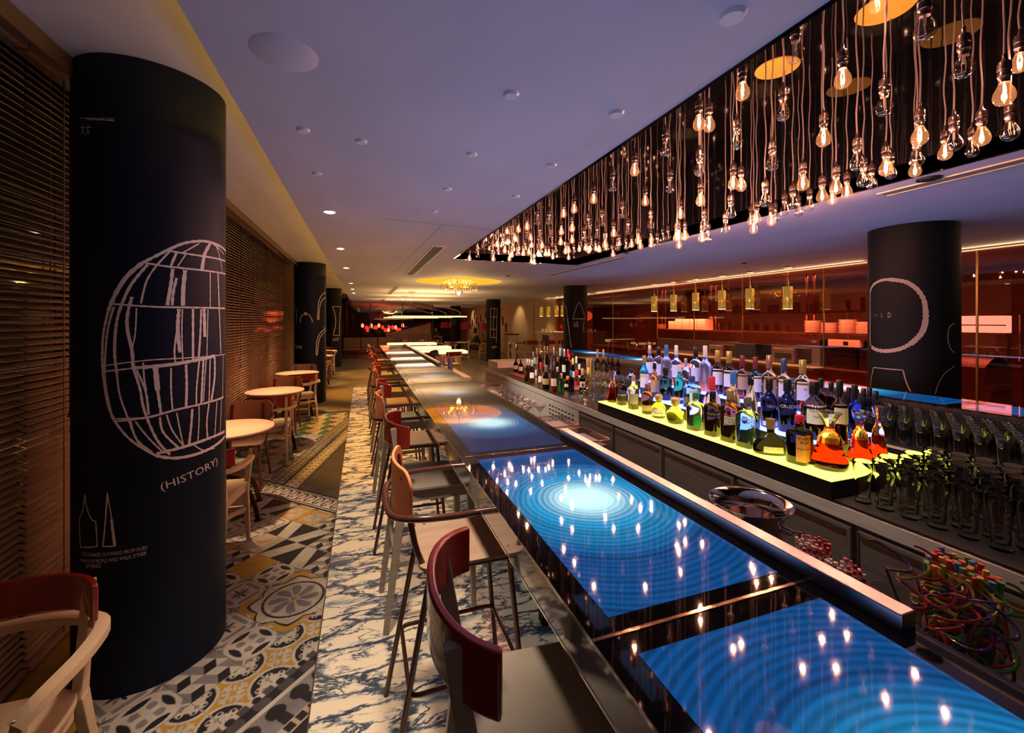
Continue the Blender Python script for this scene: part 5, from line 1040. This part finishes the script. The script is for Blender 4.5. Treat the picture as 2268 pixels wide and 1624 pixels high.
# ---------------------------------------------------------------- glasses
M_BG = mat('beer_glass', (.98,1,.99), .015, trans=1, ior=1.42)
bg = MB(); bg.lathe([(.0005,0),(.027,0),(.029,.004),(.026,.03),(.0245,.06),(.028,.10),(.035,.145),(.0372,.175),(.0362,.1765),(.0345,.174),(.032,.145),(.0255,.10),(.0215,.062),(.021,.022),(.0005,.016)], 22)
def top_mesh(o, name, label, cat, group): tag(o, label, cat, group); o.name = name; return o
proto = bg.build('beer_glass', M_BG); LBN = 'clear flared beer glass standing on the black mat right of the lit plinth'
k = 0
for i in range(7):
    for j in range(10):
        x = 2.02 + i*.085 + (9-j)*.0; y = 1.215 - j*.082 - (i % 2)*.03
        o = proto if k == 0 else proto.copy()
        if k: SC.collection.objects.link(o)
        o.location = (x+random.uniform(-.004,.004)+.02*(j/4), y+random.uniform(-.004,.004), Z0+.006); o.rotation_euler.z = random.uniform(0, 6)
        edge = i == 0 and j < 4
        tag(o, (f'clear flared beer glass, {["nearest to the lit corner of the plinth","second from the lit corner of the plinth","third from the lit corner of the plinth","fourth from the lit corner of the plinth"][j]}' if edge else f'clear beer glass, {ordn(i)} row from the counter side, {ordn(j)} from the plinth'), 'glass', 'beer glasses on the black mat'); k += 1
t = tag(MB().box(1.925, 2.70, -.55, 1.27, Z0+.001, Z0+.006).build('bar_mat', noisy('black_mesh_mat', (.006,.006,.006), (.03,.03,.03), ns=300, rough=.5)), 'black mesh rubber mat under the beer glasses', 'bar mat')
t = thing('service_bench', 'dark bench with racks of glasses along the second counter', 'bench', (3.46, -.4, 0)); MB().box(-.33, .38, 0, 7.6, .86, .90).build('worktop', mat('dark_worktop', (.02,.02,.022), .3), t); MB().box(-.30, .38, .02, 7.58, 0, .86).build('cabinet', M_DSTEEL, t)
b = MB(); b.box(-.335,-.33, 0, 7.6, .885, .90); b.build('edge', M_STEEL, t)
tg = MB(); tg.lathe([(.0005,0),(.030,0),(.031,.01),(.034,.08),(.0375,.165),(.0365,.166),(.033,.08),(.029,.014),(.0005,.012)], 18)
for i in range(8): tg.tube([(.0335*math.cos(i*.785), .0335*math.sin(i*.785), .03), (.0362*math.cos(i*.785), .0362*math.sin(i*.785), .125)], .0012, 4)
M_TGT = thin_glass('tumbler_glass', (.92,.94,.92), 1.5, boost=.12, rough=.03)
proto = tg.build('tumbler', M_TGT); k = 0
for i in range(7):
    for j in range(26):
        o = proto if k == 0 else proto.copy()
        if k: SC.collection.objects.link(o)
        o.location = (3.21+i*.085+random.uniform(-.004,.004), .55+j*.088+(i % 2)*.04, .901); o.rotation_euler.z = random.uniform(0, 6); k += 1
        tag(o, f'ribbed tumbler by the second counter, {ordn(i)} row, {ordn(j)} from the near end', 'glass', 'tumblers along the second counter')
# wine glasses hanging upside down / standing near the champagne
wg = MB(); wg.lathe([(.0005,.0),(.034,.0),(.030,.002),(.004,.006),(.0032,.07),(.006,.085),(.028,.105),(.037,.14),(.032,.19),(.031,.19),(.035,.14),(.026,.108),(.0005,.09)], 18)
proto = wg.build('wine_glass', M_TG); k = 0
for i in range(4):
    for j in range(13):
        o = proto if k == 0 else proto.copy()
        if k: SC.collection.objects.link(o)
        o.location = (2.80+i*.085, 3.75+j*.135, 1.10); o.rotation_euler = (math.pi, 0, 0); k += 1
        tag(o, f'upturned wine glass on the rack, {ordn(i)} row, {ordn(j)} from the near end', 'glass', 'upturned wine glasses')
t = thing('glass_rack', 'dark rack table carrying the upturned wine glasses', 'rack', (2.92, 4.55, 0)); b = MB(); b.box(-.2,.2,-.95,.95,.88,.91); b.build('tray', M_DSTEEL, t)
for s in (-1, 1):
    for v in (-1, 1): MB().box(s*.17-.015, s*.17+.015, v*.9-.015, v*.9+.015, 0, .88).build('leg', M_DSTEEL, t)
# martini glasses, bins and ice bowls on the bartender bench
mg = MB(); mg.lathe([(.0005,0),(.034,0),(.030,.002),(.0035,.006),(.003,.085),(.006,.092),(.054,.150),(.053,.150),(.004,.096),(.0005,.095)], 22)
proto = mg.build('martini_glass', M_TG); k = 0
for i, (x, y) in enumerate([(1.15+.11*(q_ % 3), 3.2+.14*(q_//3)) for q_ in range(21)]):
    o = proto if i == 0 else proto.copy()
    if i: SC.collection.objects.link(o)
    o.location = (x, y+.02*(i % 2), .841); tag(o, f'stemmed cocktail glass on the bench, {ordn(i//3)} row from the trays, {ordn(i % 3)} from the counter', 'glass', 'cocktail glasses on the bench')
M_ACR = thin_glass('clear_acrylic', (.85,.86,.88), 1.6, boost=.08); M_CPW = mat('copper_wire', (.65,.30,.20), .2, 1)
for i, (y, lb) in enumerate(((2.72, 'clear acrylic tray with copper edge, the farther of two on the bench'), (2.34, 'clear acrylic tray with copper edge, the nearer of two on the bench'))):
    t = thing('acrylic_tray', lb, 'tray', (1.26, y, .841)); b = MB(); b.box(-.14,.14,-.16,.16,0,.006)
    for x in (-.14, .134): b.box(x, x+.006, -.16, .16, .006, .13)
    for v in (-.16, .154): b.box(-.134, .134, v, v+.006, .006, .13)
    b.build('tray_body', M_ACR, t); MB().tube([(x, v, .132) for x, v in rrect(-.137,.137,-.157,.157,.02,3)], .004, 6, closed=True).build('rim', M_CPW, t)
    g_ = MB(); g_.box(-.12,.12,-.14,.14,.02,.10).build('napkins', mat('grey_napkin', (.35,.31,.33), .7), t)
t = thing('ice_bowl', 'wide copper-rimmed glass bowl behind the far part of the counter', 'bowl', (1.26, 4.35, .841)); MB().lathe([(.06,0),(.13,.06),(.16,.15),(.156,.15),(.126,.064),(.001,.01)], 36).build('bowl', M_ACR, t); MB().tube([(.158*math.cos(a), .158*math.sin(a), .15) for a in [2*math.pi*i/36 for i in range(36)]], .004, 6, closed=True).build('rim', M_CPW, t)
# ice bucket
t = thing('ice_bucket', 'polished steel champagne bucket with knob handles and copper sheen', 'ice bucket', (1.235, 1.085, .841), R(20))
M_BKT = mat('polished_bucket', (.72,.60,.55), .07, 1)
MB().lathe([(.0005,.0),(.060,.0),(.062,.006),(.035,.016),(.035,.03),(.075,.055),(.092,.10),(.098,.17),(.104,.205),(.126,.228),(.1265,.232),(.122,.231),(.100,.204),(.094,.17),(.087,.10),(.070,.06),(.0005,.045)], 64).build('bowl', M_BKT, t)
for s in (-1, 1): MB().tube([(0, s*.100, .17), (0, s*.118, .17), (0, s*.128, .17), (0, s*.150, .17), (0, s*.153, .17)], .01, 12, rs=[.013,.011,.008,.014,.016]).build('knob_handle', mat('purple_chrome', (.6,.55,.65), .1, 1), t)
# straws and stirrers
SW = [noisy('candy_stripe', (.75,.70,.68), (.45,.02,.03), scale=(1,1,70), ns=1.2, rough=.6, lo=.49, hi=.51, detail=0)]
t1 = straw_bundle('straw_jar', 'jar packed with red and white paper straws, the far one', 'straws', (1.175, .83, .841), 42, .042, .01, .225, SW, .0042, .004, .10, 'paper straw jars')
straw_bundle('straw_jar', 'jar of shorter red and white paper straws beside the packed one', 'straws', (1.150, .735, .841), 34, .040, .01, .218, SW, .0042, .006, .10, 'paper straw jars')
straw_bundle('straw_jar', 'clear jar full of thick bright coloured straws', 'straws', (1.37, .61, .841), 60, .062, .01, .245, STR[:6], .0064, .010, .17)
M_SWZ = [mat('stirrer_red', (.45,.04,.05), .12, trans=.5), mat('stirrer_violet', (.12,.05,.22), .12, trans=.4), mat('stirrer_green', (.08,.30,.04), .12, trans=.4), mat('stirrer_yellow', (.45,.38,.05), .12, trans=.5)]
t = thing('stirrer_jar', 'clear jar overflowing with curly red, violet and green plastic stirrers', 'stirrers', (1.215, .555, .841))
MB().lathe([(.075,0),(.078,.13),(.075,.13),(.072,.004),(.0005,.004),(.0005,0),(.075,0)], 32).build('jar', M_TG, t)
for i in range(46):
    a = random.uniform(0, 6.28); rr = random.uniform(.01, .12); x, y = rr*math.cos(a), rr*math.sin(a); tx, ty = random.uniform(-.04,.04), random.uniform(-.04,.04); P = [(x*.5, y*.5, .02), (x, y, .12)]
    z = .13+random.uniform(0,.09)
    for k in range(10): q_ = k*.72; P.append((x+tx*k/9+.030*math.cos(q_+i), y+ty*k/9+.030*math.sin(q_+i), z+.008*math.sin(q_*1.3)+.006*k))
    MB().tube(smooth_path(P, 3), .0030, 6).build('stirrer', M_SWZ[i % 4], t)
t = thing('tumbler_stack', 'clear plastic jar behind the curly stirrers', 'jar', (1.20, .655, .841)); MB().lathe([(.04,0),(.048,.19),(.046,.19),(.038,.004),(.0005,.004)], 28).build('jar', M_TG, t)
t = thing('ribbed_jar', 'dim ribbed glass jar at the right picture edge behind the stirrers', 'jar', (1.38, .40, .841)); b = MB(); b.lathe([(.06,0),(.07,.17),(.068,.17),(.058,.004),(.0005,.004)], 28)
for i in range(14): b.tube([(.061*math.cos(i*.449), .061*math.sin(i*.449), .01), (.07*math.cos(i*.449), .07*math.sin(i*.449), .16)], .0025, 5)
b.build('jar', M_TG, t)
# fruit and straws and buckets on the far bench
t = thing('wine_bucket', 'slanted dark cylinder standing behind the far end of the counter', 'container', (1.24, 7.5, .841)); MB().lathe([(.07,0),(.075,.3),(.07,.3),(.065,.01),(.0005,.01)], 28).build('body', mat('dark_hide', (.03,.03,.03), .4), t); t.rotation_euler = (R(14), R(-12), 0); t.location.z = .862
straw_bundle('straw_jar', 'bunch of tangled coloured straws at the far end of the counter', 'straws', (1.22, 7.05, .841), 30, .05, .01, .25, STR, .004, .05, .12)
straw_bundle('straw_jar', 'bunch of red and violet straws next to the tangled ones', 'straws', (1.30, 6.6, .841), 30, .04, .01, .26, [STR[0], STR[5], STR[3]], .005, .01, .12)
for i, (x, y) in enumerate(((1.62, 8.2), (1.85, 8.2))): t = thing('waste_bin', f'black tapered bin behind the bar, {"left" if i == 0 else "right"} one', 'bin', (x, y, 0)); MB().lathe([(.09,0),(.12,.62),(.115,.62),(.085,.01),(.0005,.01)], 28).build('body', M_BLK, t)
t = thing('steel_cabinet', 'steel cabinet closing the far end of the bar island', 'cabinet', (3.05, 7.6, 0)); MB().box(-.75,.75,-.3,.3,0,.93).build('body', M_STEEL, t, bevel=.004); b = MB(); b.box(-.72,-.01,-.305,-.3,.1,.85); b.box(.01,.72,-.305,-.3,.1,.85); b.build('door', M_STEEL, t, bevel=.002)
# ---------------------------------------------------------------- kitchen behind the red glass
M_KST = noisy('kitchen_steel', (.20,.12,.09), (.28,.17,.13), ns=3, rough=.3, metal=.8); M_CER = mat('pale_ceramic', (.75,.62,.52), .35)
for z, lb in ((1.85, 'upper kitchen shelf carrying tall glasses'), (1.46, 'lower kitchen shelf carrying stacked plates and boxes')):
    t = thing('kitchen_shelf', lb, 'shelf', (7.9, 6.7, 0)); MB().box(-.18,.18,-2.35,3.25,z-.03,z).build('board', M_KST, t)
    if z > 1.8:
        for y in (-2.25, -1.0, 1.35, 3.15):
            for dy in (-.07, .07): MB().tube([(0.1, y+dy, 1.40), (0.1, y+dy, 2.57)], .018, 8).build('post', mat('copper_post', (.65,.25,.15), .2, 1), t)
sg = MB().lathe([(.0005,0),(.032,0),(.036,.15),(.034,.15),(.030,.006),(.0005,.006)], 12).build('glass', thin_glass('kitchen_glass', (.9,.75,.6), 1.6, boost=.15)); k = 0
for j in range(44):
    if j < 6 or j in (10, 11, 31): continue
    o = sg if k == 0 else sg.copy()
    if k: SC.collection.objects.link(o)
    o.location = (7.78+.07*(j % 3), 3.6+j*.145, 1.851); o.scale = (1, 1, random.choice((1, 1.25, 1.5, 1.9 if j < 12 else 1.3))); k += 1; tag(o, f'glass on the upper kitchen shelf, {ordn(k-1)} in the row from the right', 'glass', 'glasses on the upper kitchen shelf')
bx = MB().box(-.13,.13,-.12,.12,0,.052).build('food_box', M_CER, bevel=.006); k = 0
for c_ in range(5):
    for r_ in range(5 if c_ else 4):
        o = bx if k == 0 else bx.copy()
        if k: SC.collection.objects.link(o)
        o.location = (7.85, 9.2-c_*.26, 1.461+r_*.0535); k += 1; tag(o, f'pale food box on the kitchen shelf, {ordn(c_)} stack, {ordn(r_)} from the bottom', 'box', 'stacked food boxes')
pl = MB().lathe([(.0005,0),(.07,0),(.13,.014),(.128,.017),(.07,.005),(.0005,.005)], 24).build('plate', M_CER); k = 0
for c_, (y, n_) in enumerate(((5.55, 12), (5.25, 10), (4.95, 13), (4.68, 11), (4.45, 12), (9.75, 7))):
    for r_ in range(n_):
        o = pl if k == 0 else pl.copy()
        if k: SC.collection.objects.link(o)
        o.location = (7.85, y, 1.461+r_*.0185); k += 1; tag(o, f'pale plate on the lower kitchen shelf, {ordn(c_)} plate stack, {ordn(r_)} plate from the bottom', 'plate', 'stacked plates')
for j in range(16):
    o = sg.copy(); SC.collection.objects.link(o); o.location = (7.8+.08*(j % 2), 5.95+j*.12, 1.461); o.scale = (1,1,random.choice((.9,1,1.2))); tag(o, f'glass on the lower kitchen shelf, {ordn(j)} counted from the plates towards the boxes', 'glass', 'glasses on the lower kitchen shelf')
t = thing('kitchen_counter', 'long kitchen worktop behind the red glass', 'counter', (8.0, 8.0, 0)); MB().box(-.55,.45,-5.0,5.0,.80,.86).build('worktop', M_KST, t); MB().box(-.5,.4,-4.95,4.95,0,.80).build('body', noisy('rust_front', (.20,.07,.035), (.26,.10,.05), ns=1), t)
t = thing('hatch_ledge', 'gold edged serving ledge under the kitchen hatch', 'ledge', (7.06, 6.9, 0)); MB().box(-.28,.02,-2.1,2.1,.88,.92).build('board', mat('gold_ledge', (.55,.38,.14), .25, .9), t)
MB().box(-.04, .0, -2.08, 2.08, 0, .88).build('front', M_FR, t)
for i, (y, z0, z1, w_) in enumerate(((5.1,.861,1.35,.3),(6.1,.861,1.15,.22),(7.0,.861,1.2,.25),(7.8,.861,1.12,.2),(4.55,.861,1.2,.2))):
    t = thing('kitchen_machine', f'dim kitchen machine behind the serving hatch, {nm[i]} one from the right' if i else 'dim kitchen machine nearest the ringed pillar', 'machine', (8.05, y, 0)); MB().box(-.25,.25,-w_,w_,z0,z1).build('body', M_KST if i % 2 else M_BLK, t, bevel=.02); MB().box(-.256,-.25,-w_+.05,w_-.05,z0+.08,z1-.1).build('door', M_BLK, t)
t = thing('oven_panel', 'white control panel of a kitchen appliance seen through the red glass', 'appliance', (7.75, 4.95, 0)); MB().box(-.02,.10,-.25,.25,1.24,1.36).build('panel', mat('white_panel', (.85,.80,.80), .3), t); MB().box(-.023,-.02,-.08,.0,1.27,1.33).build('screen', M_BLK, t)
t = thing('display_case', 'brightly lit white glass case behind the red glass, right of the ringed pillar', 'display case', (8.0, 3.55, 0)); MB().box(0,.4,-.40,.62,1.52,1.75).build('lit_back', mat('case_light', (.9,.7,.8), .5, emit=(1,.75,.80), es=2.6), t); f = MB(); f.box(-.02,.42,-.44,.66,1.49,1.52); f.box(-.02,.42,-.44,.66,1.75,1.78); f.box(-.02,.0,-.44,.66,1.615,1.63); f.box(.1,.4,-.4,.6,.861,1.10); f.box(.25,.35,-.35,-.25,1.10,1.49); f.box(.25,.35,.45,.55,1.10,1.49); f.build('frame', M_KST, t)
t = thing('cooking_hood', 'curved steel lid seen low through the red glass at the right', 'lid', (7.75, 3.45, 0)); b = MB(); P = [(-.3+.6*i/14, .13*math.sin(math.pi*i/14)) for i in range(15)]
b.add([(x, s_*.36, 1.08+z) for s_ in (-1, 1) for x, z in [(p[0], p[1]) for p in P]], [(i, i+1, i+16, i+15) for i in range(14)], True); b.box(-.3,.3,-.36,.36,.861,1.08); b.build('body', M_KST, t)
t = thing('fridge_door', 'tall red-lit door with a long vertical handle, right picture edge', 'door', (7.5, 2.45, 0)); MB().box(0,.1,-.42,.42,.0,2.3).build('leaf', noisy('rust_door', (.16,.05,.05), (.2,.07,.06), ns=1), t); MB().tube([(-.05,.32,1.2),(-.05,.32,1.75)], .02, 8).build('handle', M_CHR, t)
for y, e, c in ((3, 22, (1,.55,.5)), (6, 55, (1,.7,.5)), (9, 50, (1,.7,.5)), (13, 40, (1,.6,.4))): light('kitchen_light', 'AREA', (8.3, y, 2.54), e, c, size=.5, size_y=2.2)
light('kitchen_light', 'AREA', (7.6, 6.8, 1.80), 170, (1,.5,.32), size=.2, size_y=5.5)
# ---------------------------------------------------------------- far room
M_LSH = mat('red_lamp_shade', (.16,.008,.012), .7, emit=(.30,.01,.01), es=.12); M_IRON = mat('thin_iron', (.05,.04,.03), .4, .5)
for i, (px, y, s_) in enumerate(((1071, 17.6, 1.0), (1032, 21, 1.5), (985, 24, 1.2), (1001, 26, 1.0), (950, 26, 1.15))):
    X = (px-802)*.943*y/(998-.3327*(px-802)); zt = 1.60
    t = thing('floor_lamp', ['floor lamp with dark red shade above the seated person','broad dark red floor lamp right of the middle pillar','dark red floor lamp left of the middle pillar','small dark red lamp between the far pillars','farthest dark red lamp, left of the small pillar'][i], 'floor lamp', (X, y, 0), 0, 'red shaded floor lamps')
    MB().lathe([(.20*s_, zt-.32), (.15*s_, zt)], 24).build('lamp_shade', M_LSH, t); MB().tube([(0,0,.01),(0,0,zt-.1)], .012, 8).build('pole', M_IRON, t); MB().lathe([(.16,0),(.16,.015),(.01,.02)], 20).build('base', M_IRON, t)
    light('lamp_glow', 'POINT', (0,0,zt+.05), 10, (1,.5,.22), size=.015, parent=t); light('lamp_glow', 'POINT', (0,0,zt-.4), 7, (1,.55,.25), size=.015, parent=t)
# seated and standing guests
M_SKIN = mat('skin', (.42,.22,.13), .5); M_HAIR = mat('black_hair', (.01,.008,.007), .5); M_CL1 = mat('dark_sweater', (.02,.02,.028), .8); M_CL2 = mat('grey_clothes', (.06,.05,.05), .8); M_TRS = mat('dark_trousers', (.02,.02,.025), .8)
def skin(name, verts, edges, radii, mt, parent, lvl=1):
    me = bpy.data.meshes.new(name); me.from_pydata(verts, edges, []); me.materials.append(mt); o = bpy.data.objects.new(name, me); SC.collection.objects.link(o); o.parent = parent
    sk = o.modifiers.new('skin', 'SKIN'); sk.use_smooth_shade = True
    for v, r in zip(me.skin_vertices[0].data, radii): v.radius = (r, r) if not isinstance(r, tuple) else r
    me.skin_vertices[0].data[0].use_root = True
    s = o.modifiers.new('sub', 'SUBSURF'); s.levels = s.render_levels = lvl; return o
def person(loc, rz, label, shirt):
    """guest sitting at 0.46 m, facing +x, leaning on the table"""
    t = thing('person', label, 'person', loc, rz)
    V = [(0,0,.52),(.0,0,.70),(.05,0,.92),(.09,0,1.04),(.13,0,1.14),(.16,0,1.24)]; E_ = [(0,1),(1,2),(2,3),(3,4),(4,5)]; Rr = [(.15,.12),(.13,.10),(.15,.10),(.075,.07),(.055,.055),(.085,.095)]
    def chain(start, pts, rs):
        p = start
        for q_, r_ in zip(pts, rs): V.append(q_); Rr.append(r_); E_.append((p, len(V)-1)); p = len(V)-1
    for s in (-1, 1):
        chain(0, [(.10,.10*s,.50),(.42,.12*s,.50),(.44,.13*s,.10),(.46,.13*s,.05),(.56,.13*s,.035)], [.085,.065,.042,.04,.03])
        chain(2, [(.08,.16*s,.98),(.16,.22*s,.80),(.36,.14*s,.79),(.42,.11*s,.79)], [.065,.045,.034,.03])
        for f_ in range(5): chain(len(V)-1 if f_ == 0 else HB[s], [(.46,(.11+(f_-2)*.016)*s,.785),(.485,(.105+(f_-2)*.018)*s,.775)], [.009,.008]) if f_ else HB.__setitem__(s, len(V)-1)
    skin('body', V, E_, Rr, M_SKIN, t)
    V2 = [(0,0,.54),(0,0,.70),(.05,0,.92),(.085,0,1.02),(.08,.17,.98),(.16,.225,.80),(.33,.15,.79),(.08,-.17,.98),(.16,-.225,.80),(.33,-.15,.79)]
    skin('sweater', V2, [(0,1),(1,2),(2,3),(2,4),(4,5),(5,6),(2,7),(7,8),(8,9)], [(.165,.135),(.15,.12),(.165,.12),.085,.08,.06,.048,.08,.06,.048], shirt, t)
    V3 = [(0,0,.52),(.10,.10,.50),(.42,.12,.50),(.44,.13,.13),(.10,-.10,.50),(.42,-.12,.50),(.44,-.13,.13)]
    skin('trousers', V3, [(0,1),(1,2),(2,3),(0,4),(4,5),(5,6)], [(.16,.13),.10,.08,.06,.10,.08,.06], M_TRS, t)
    h = MB(); h.lathe([(.0005,.125),(.06,.11),(.095,.06),(.105,.0),(.10,-.08),(.085,-.14),(.03,-.15)], 20, (.135,0,1.27), a0=R(55), a1=R(305)); h.build('hair', M_HAIR, t)
    f = MB(); f.lathe([(.001,.018),(.012,0),(.001,-.02)], 8, (.255,0,1.24)); f.build('nose', M_SKIN, t)
    return t
HB = {}
person((4.9, 18.5, 0), R(170), 'person with dark hair in dark clothes sitting at a table under the red lamp', M_CL1)
person((3.9, 25.6, 0), R(-60), 'far seated person in dark clothes left of the middle pillar', M_CL2)
person((4.4, 26.6, 0), R(-120), 'far seated person in grey, right-hand one of the distant pair', M_CL1)
# far tables and chairs
def ftable(x, y, label, wd=.5): 
    t = thing('square_table', label, 'table', (x, y, 0), 0, 'far tables'); MB().box(-wd,wd,-.4,.4,.71,.75).build('tabletop', M_BEECH, t, bevel=.005)
    for s in (-1, 1):
        for v in (-1, 1): MB().beam((s*(wd-.06), v*.34, .71), (s*(wd-.06), v*.34, 0), .05, .05).build('leg', M_BEECH, t)
ftable(3.95, 18.5, 'wooden table in front of the seated person'); ftable(4.2, 26, 'far wooden table with guests', .4)
for i, (x, y, rz, lb) in enumerate(((3.55,17.9,90,'pale wooden armchair left of the far guest table'),(5.1,18.5,180,'chair under the person with dark hair'),(3.2,19.3,-60,'chair behind the far guest table'),(3.9,25.6,-60,'chair of the distant left guest'),(4.4,26.6,-120,'chair of the distant right guest'),(2.7,20.4,80,'far chair behind the glowing tables, right'),(1.9,20.6,95,'far chair behind the glowing tables, left'),(1.75,12.0,85,'wooden chair at the nearest glowing table, left'),(2.45,12.05,92,'wooden chair at the nearest glowing table, right'))):
    put(wc, x, y, rz, lb, 'far wooden chairs')
M_SOFA = noisy('brown_leather', (.16,.07,.03), (.20,.09,.045), ns=2, rough=.45)
for i in range(3):
    t = thing('booth_seat', f'brown booth seat at the far left end of the room, {["left","middle","right"][i]} one', 'booth', (-.45+i*.75, 20.5, 0)); MB().box(-.36,.36,-.3,.3,.36,.46).build('cushion', M_SOFA, t, bevel=.03); MB().box(-.36,.36,.22,.32,.46,.92).build('backrest', M_SOFA, t, bevel=.03)
    b = MB(); [b.box(sx*.3-.02, sx*.3+.02, sy*.25-.02, sy*.25+.02, 0, .36) for sx in (-1,1) for sy in (-1,1)]; b.build('legs', M_IRON, t)
# grand slanted brown form and dark low wall
t = thing('piano', 'large brown form with a slanting top in the far room', 'piano', (2.2, 21.9, 0)); b = MB(); b.slab([(-1.1,-.4),(1.1,-.4),(1.1,.4),(-1.1,.4)], .35, 1.02); b.build('case', M_SOFA, t); b = MB(); b.add([(-1.05,-.4,1.03),(1.05,-.4,1.03),(1.05,.4,1.03),(-1.05,.4,1.03),(1.05,-.4,1.55),(1.05,.4,1.55)], [(0,1,4),(3,5,2),(0,4,5,3),(1,2,5,4),(0,3,2,1)]); b.build('lid', noisy('brown_lid', (.22,.10,.05), (.26,.12,.06), ns=2), t)
MB_ = MB(); [MB_.box(sx-.05, sx+.05, sy-.05, sy+.05, 0, .35) for sx in (-1,1) for sy in (-.3,.3)]; MB_.build('legs', M_IRON, t)
# red lanterns behind the screen
M_LAN = mat('red_lantern', (.6,.02,.03), .4, emit=(1,.06,.07), es=3.5); M_LAN2 = mat('lantern_core', (1,.5,.3), .4, emit=(1,.42,.25), es=7)
random.seed(3)
for i in range(16):
    x = .05+.15*i*1.0+random.uniform(-.05,.05); z = random.choice((1.15,1.3,1.42)); 
    t = thing('hanging_lantern', f'small glowing red lantern in the far cluster, {ordn(i)} counted from the left', 'lantern', (x, 26+random.uniform(-.6,.6), z), 0, 'red lanterns in the far room')
    MB().lathe([(.02,.12),(.07,.06),(.085,0),(.07,-.08),(.03,-.12),(.001,-.12)], 14).build('shade', M_LAN if i % 3 else M_LAN2, t); MB().tube([(0,0,.12),(0,0,H1-z-.003)], .004, 5).build('cord', M_IRON, t)
light('lantern_glow', 'POINT', (1.2, 25.6, 1.9), 60, (1,.16,.08), size=.3); light('lantern_glow', 'POINT', (.6, 24, 2.0), 24, (1,.30,.12), size=.3)
for px, y in ((884, 30), (856, 33)):
    X = (px-802)*.943*y/(998-.3327*(px-802)); t = thing('exit_sign', f'small green lit exit sign in the far room, {"nearer" if y == 30 else "fainter"} one', 'sign', (X, y, 2.30)); MB().box(-.22,.22,-.02,.02,-.09,.09).build('sign_face', mat('exit_green', (.1,.8,.5), .4, emit=(.05,.9,.45), es=.9), t); MB().tube([(0,0,.09),(0,0,H1-2.303)], .008, 6).build('hanger', M_IRON, t)
# right wall things: round mirror, console, stool counter
t = thing('round_mirror', 'round dark mirror on the beige wall left of the pyramid pillar', 'mirror', (7.05, 15.7, 1.55)); MB().lathe([(.001,0),(.46,0),(.48,.02)], 40).build('disc', mat('dark_mirror', (.10,.04,.02), .12, .7), t); t.rotation_euler = (0, R(-90), 0)
struct(MB().box(7.0, 7.09, 15.0, 16.6, 0, H1-.005).build('wall_panel', M_BEIGE))
t = thing('console', 'beige console cabinet with a dark niche and cups, left of the pyramid pillar', 'console', (6.4, 13.8, 0)); MB().box(-.3,.3,-.75,.75,0,1.26).build('body', M_BEIGE, t, bevel=.005); MB().box(-.31,-.3,-.35,.2,.6,1.18).build('niche', M_BLK, t); MB().box(-.36,.34,-.8,.8,1.26,1.30).build('top', mat('pale_top', (.7,.58,.42), .4), t)
cp = MB().lathe([(.0005,0),(.04,0),(.05,.08),(.001,.09)], 14).build('cup', mat('pale_cup', (.75,.55,.45), .4))
for i in range(4):
    o = cp if i == 0 else cp.copy()
    if i: SC.collection.objects.link(o)
    o.location = (6.25, 14.35-i*.3, 1.301); tag(o, f'small upturned cup on the beige console, {nm[i] if i else "first"} in the row', 'cup', 'cups on the console')
t = thing('host_stand', 'wooden host stand beside the number 09 pillar', 'stand', (5.95, 16.9, 0)); MB().box(-.22,.22,-.2,.2,0,1.1).build('body', M_BEECH, t, bevel=.005); MB().box(-.25,.25,-.23,.23,1.1,1.14).build('top', M_BLK, t)
t = thing('high_table', 'steel framed high table with lit edge behind the crowded bottles', 'table', (5.2, 12.2, 0)); MB().box(-.9,1.0,-.35,.35,1.0,1.04).build('tabletop', mat('grey_top', (.2,.16,.13), .4), t)
for s in (-.85, .95):
    for v in (-.3, .3): MB().box(s-.02, s+.02, v-.02, v+.02, 0, 1.0).build('leg', M_CHR, t)
light('table_glow', 'POINT', (5.3, 12.3, .85), 5, (1,.72,.4), size=.015)
for i, x in enumerate((4.65, 5.2, 5.75)): put(wst, x, 11.65, 88, f'wooden high stool at the steel framed table, {["left","middle","right"][i]}', 'stools at the high table'); 
# hanging ornaments on the far beige wall
b_ = MB().slab([(-.02,-.05),(.02,-.05),(.02,.05),(-.02,.05)], -.22, .22).build('wall_ornament', mat('dark_ornament', (.10,.03,.02), .5)); k = 0
for i in range(22):
    o = b_ if k == 0 else b_.copy()
    if k: SC.collection.objects.link(o)
    k += 1; o.location = (7.06, 21+i*.55, 1.35+.85*((i*7) % 5)/5); tag(o, f'small dark drop ornament on the far beige wall, {ordn(i)} counted from the near side', 'wall ornament', 'drop ornaments on the far wall')
for y in (19, 23, 28): light('wall_washer', 'SPOT', (6.4, y, 2.5), 40, (1,.72,.42), rot=(0, R(-35), 0), size=.1, spot=100)


# warm light line where the kitchen glass meets the ceiling
struct(MB().box(7.02, 7.07, -1.0, 16.4, H1-.03, H1-.02).build('trim_7', mat('ceiling_light_line', (1,.8,.5), .5, emit=(1,.58,.25), es=.8)))
for y in (2, 6, 10, 14): light('line_light', 'AREA', (7.0, y, H1-.035), 5, (1,.62,.30), rot=(0, R(125), 0), size=.05, size_y=3.6)
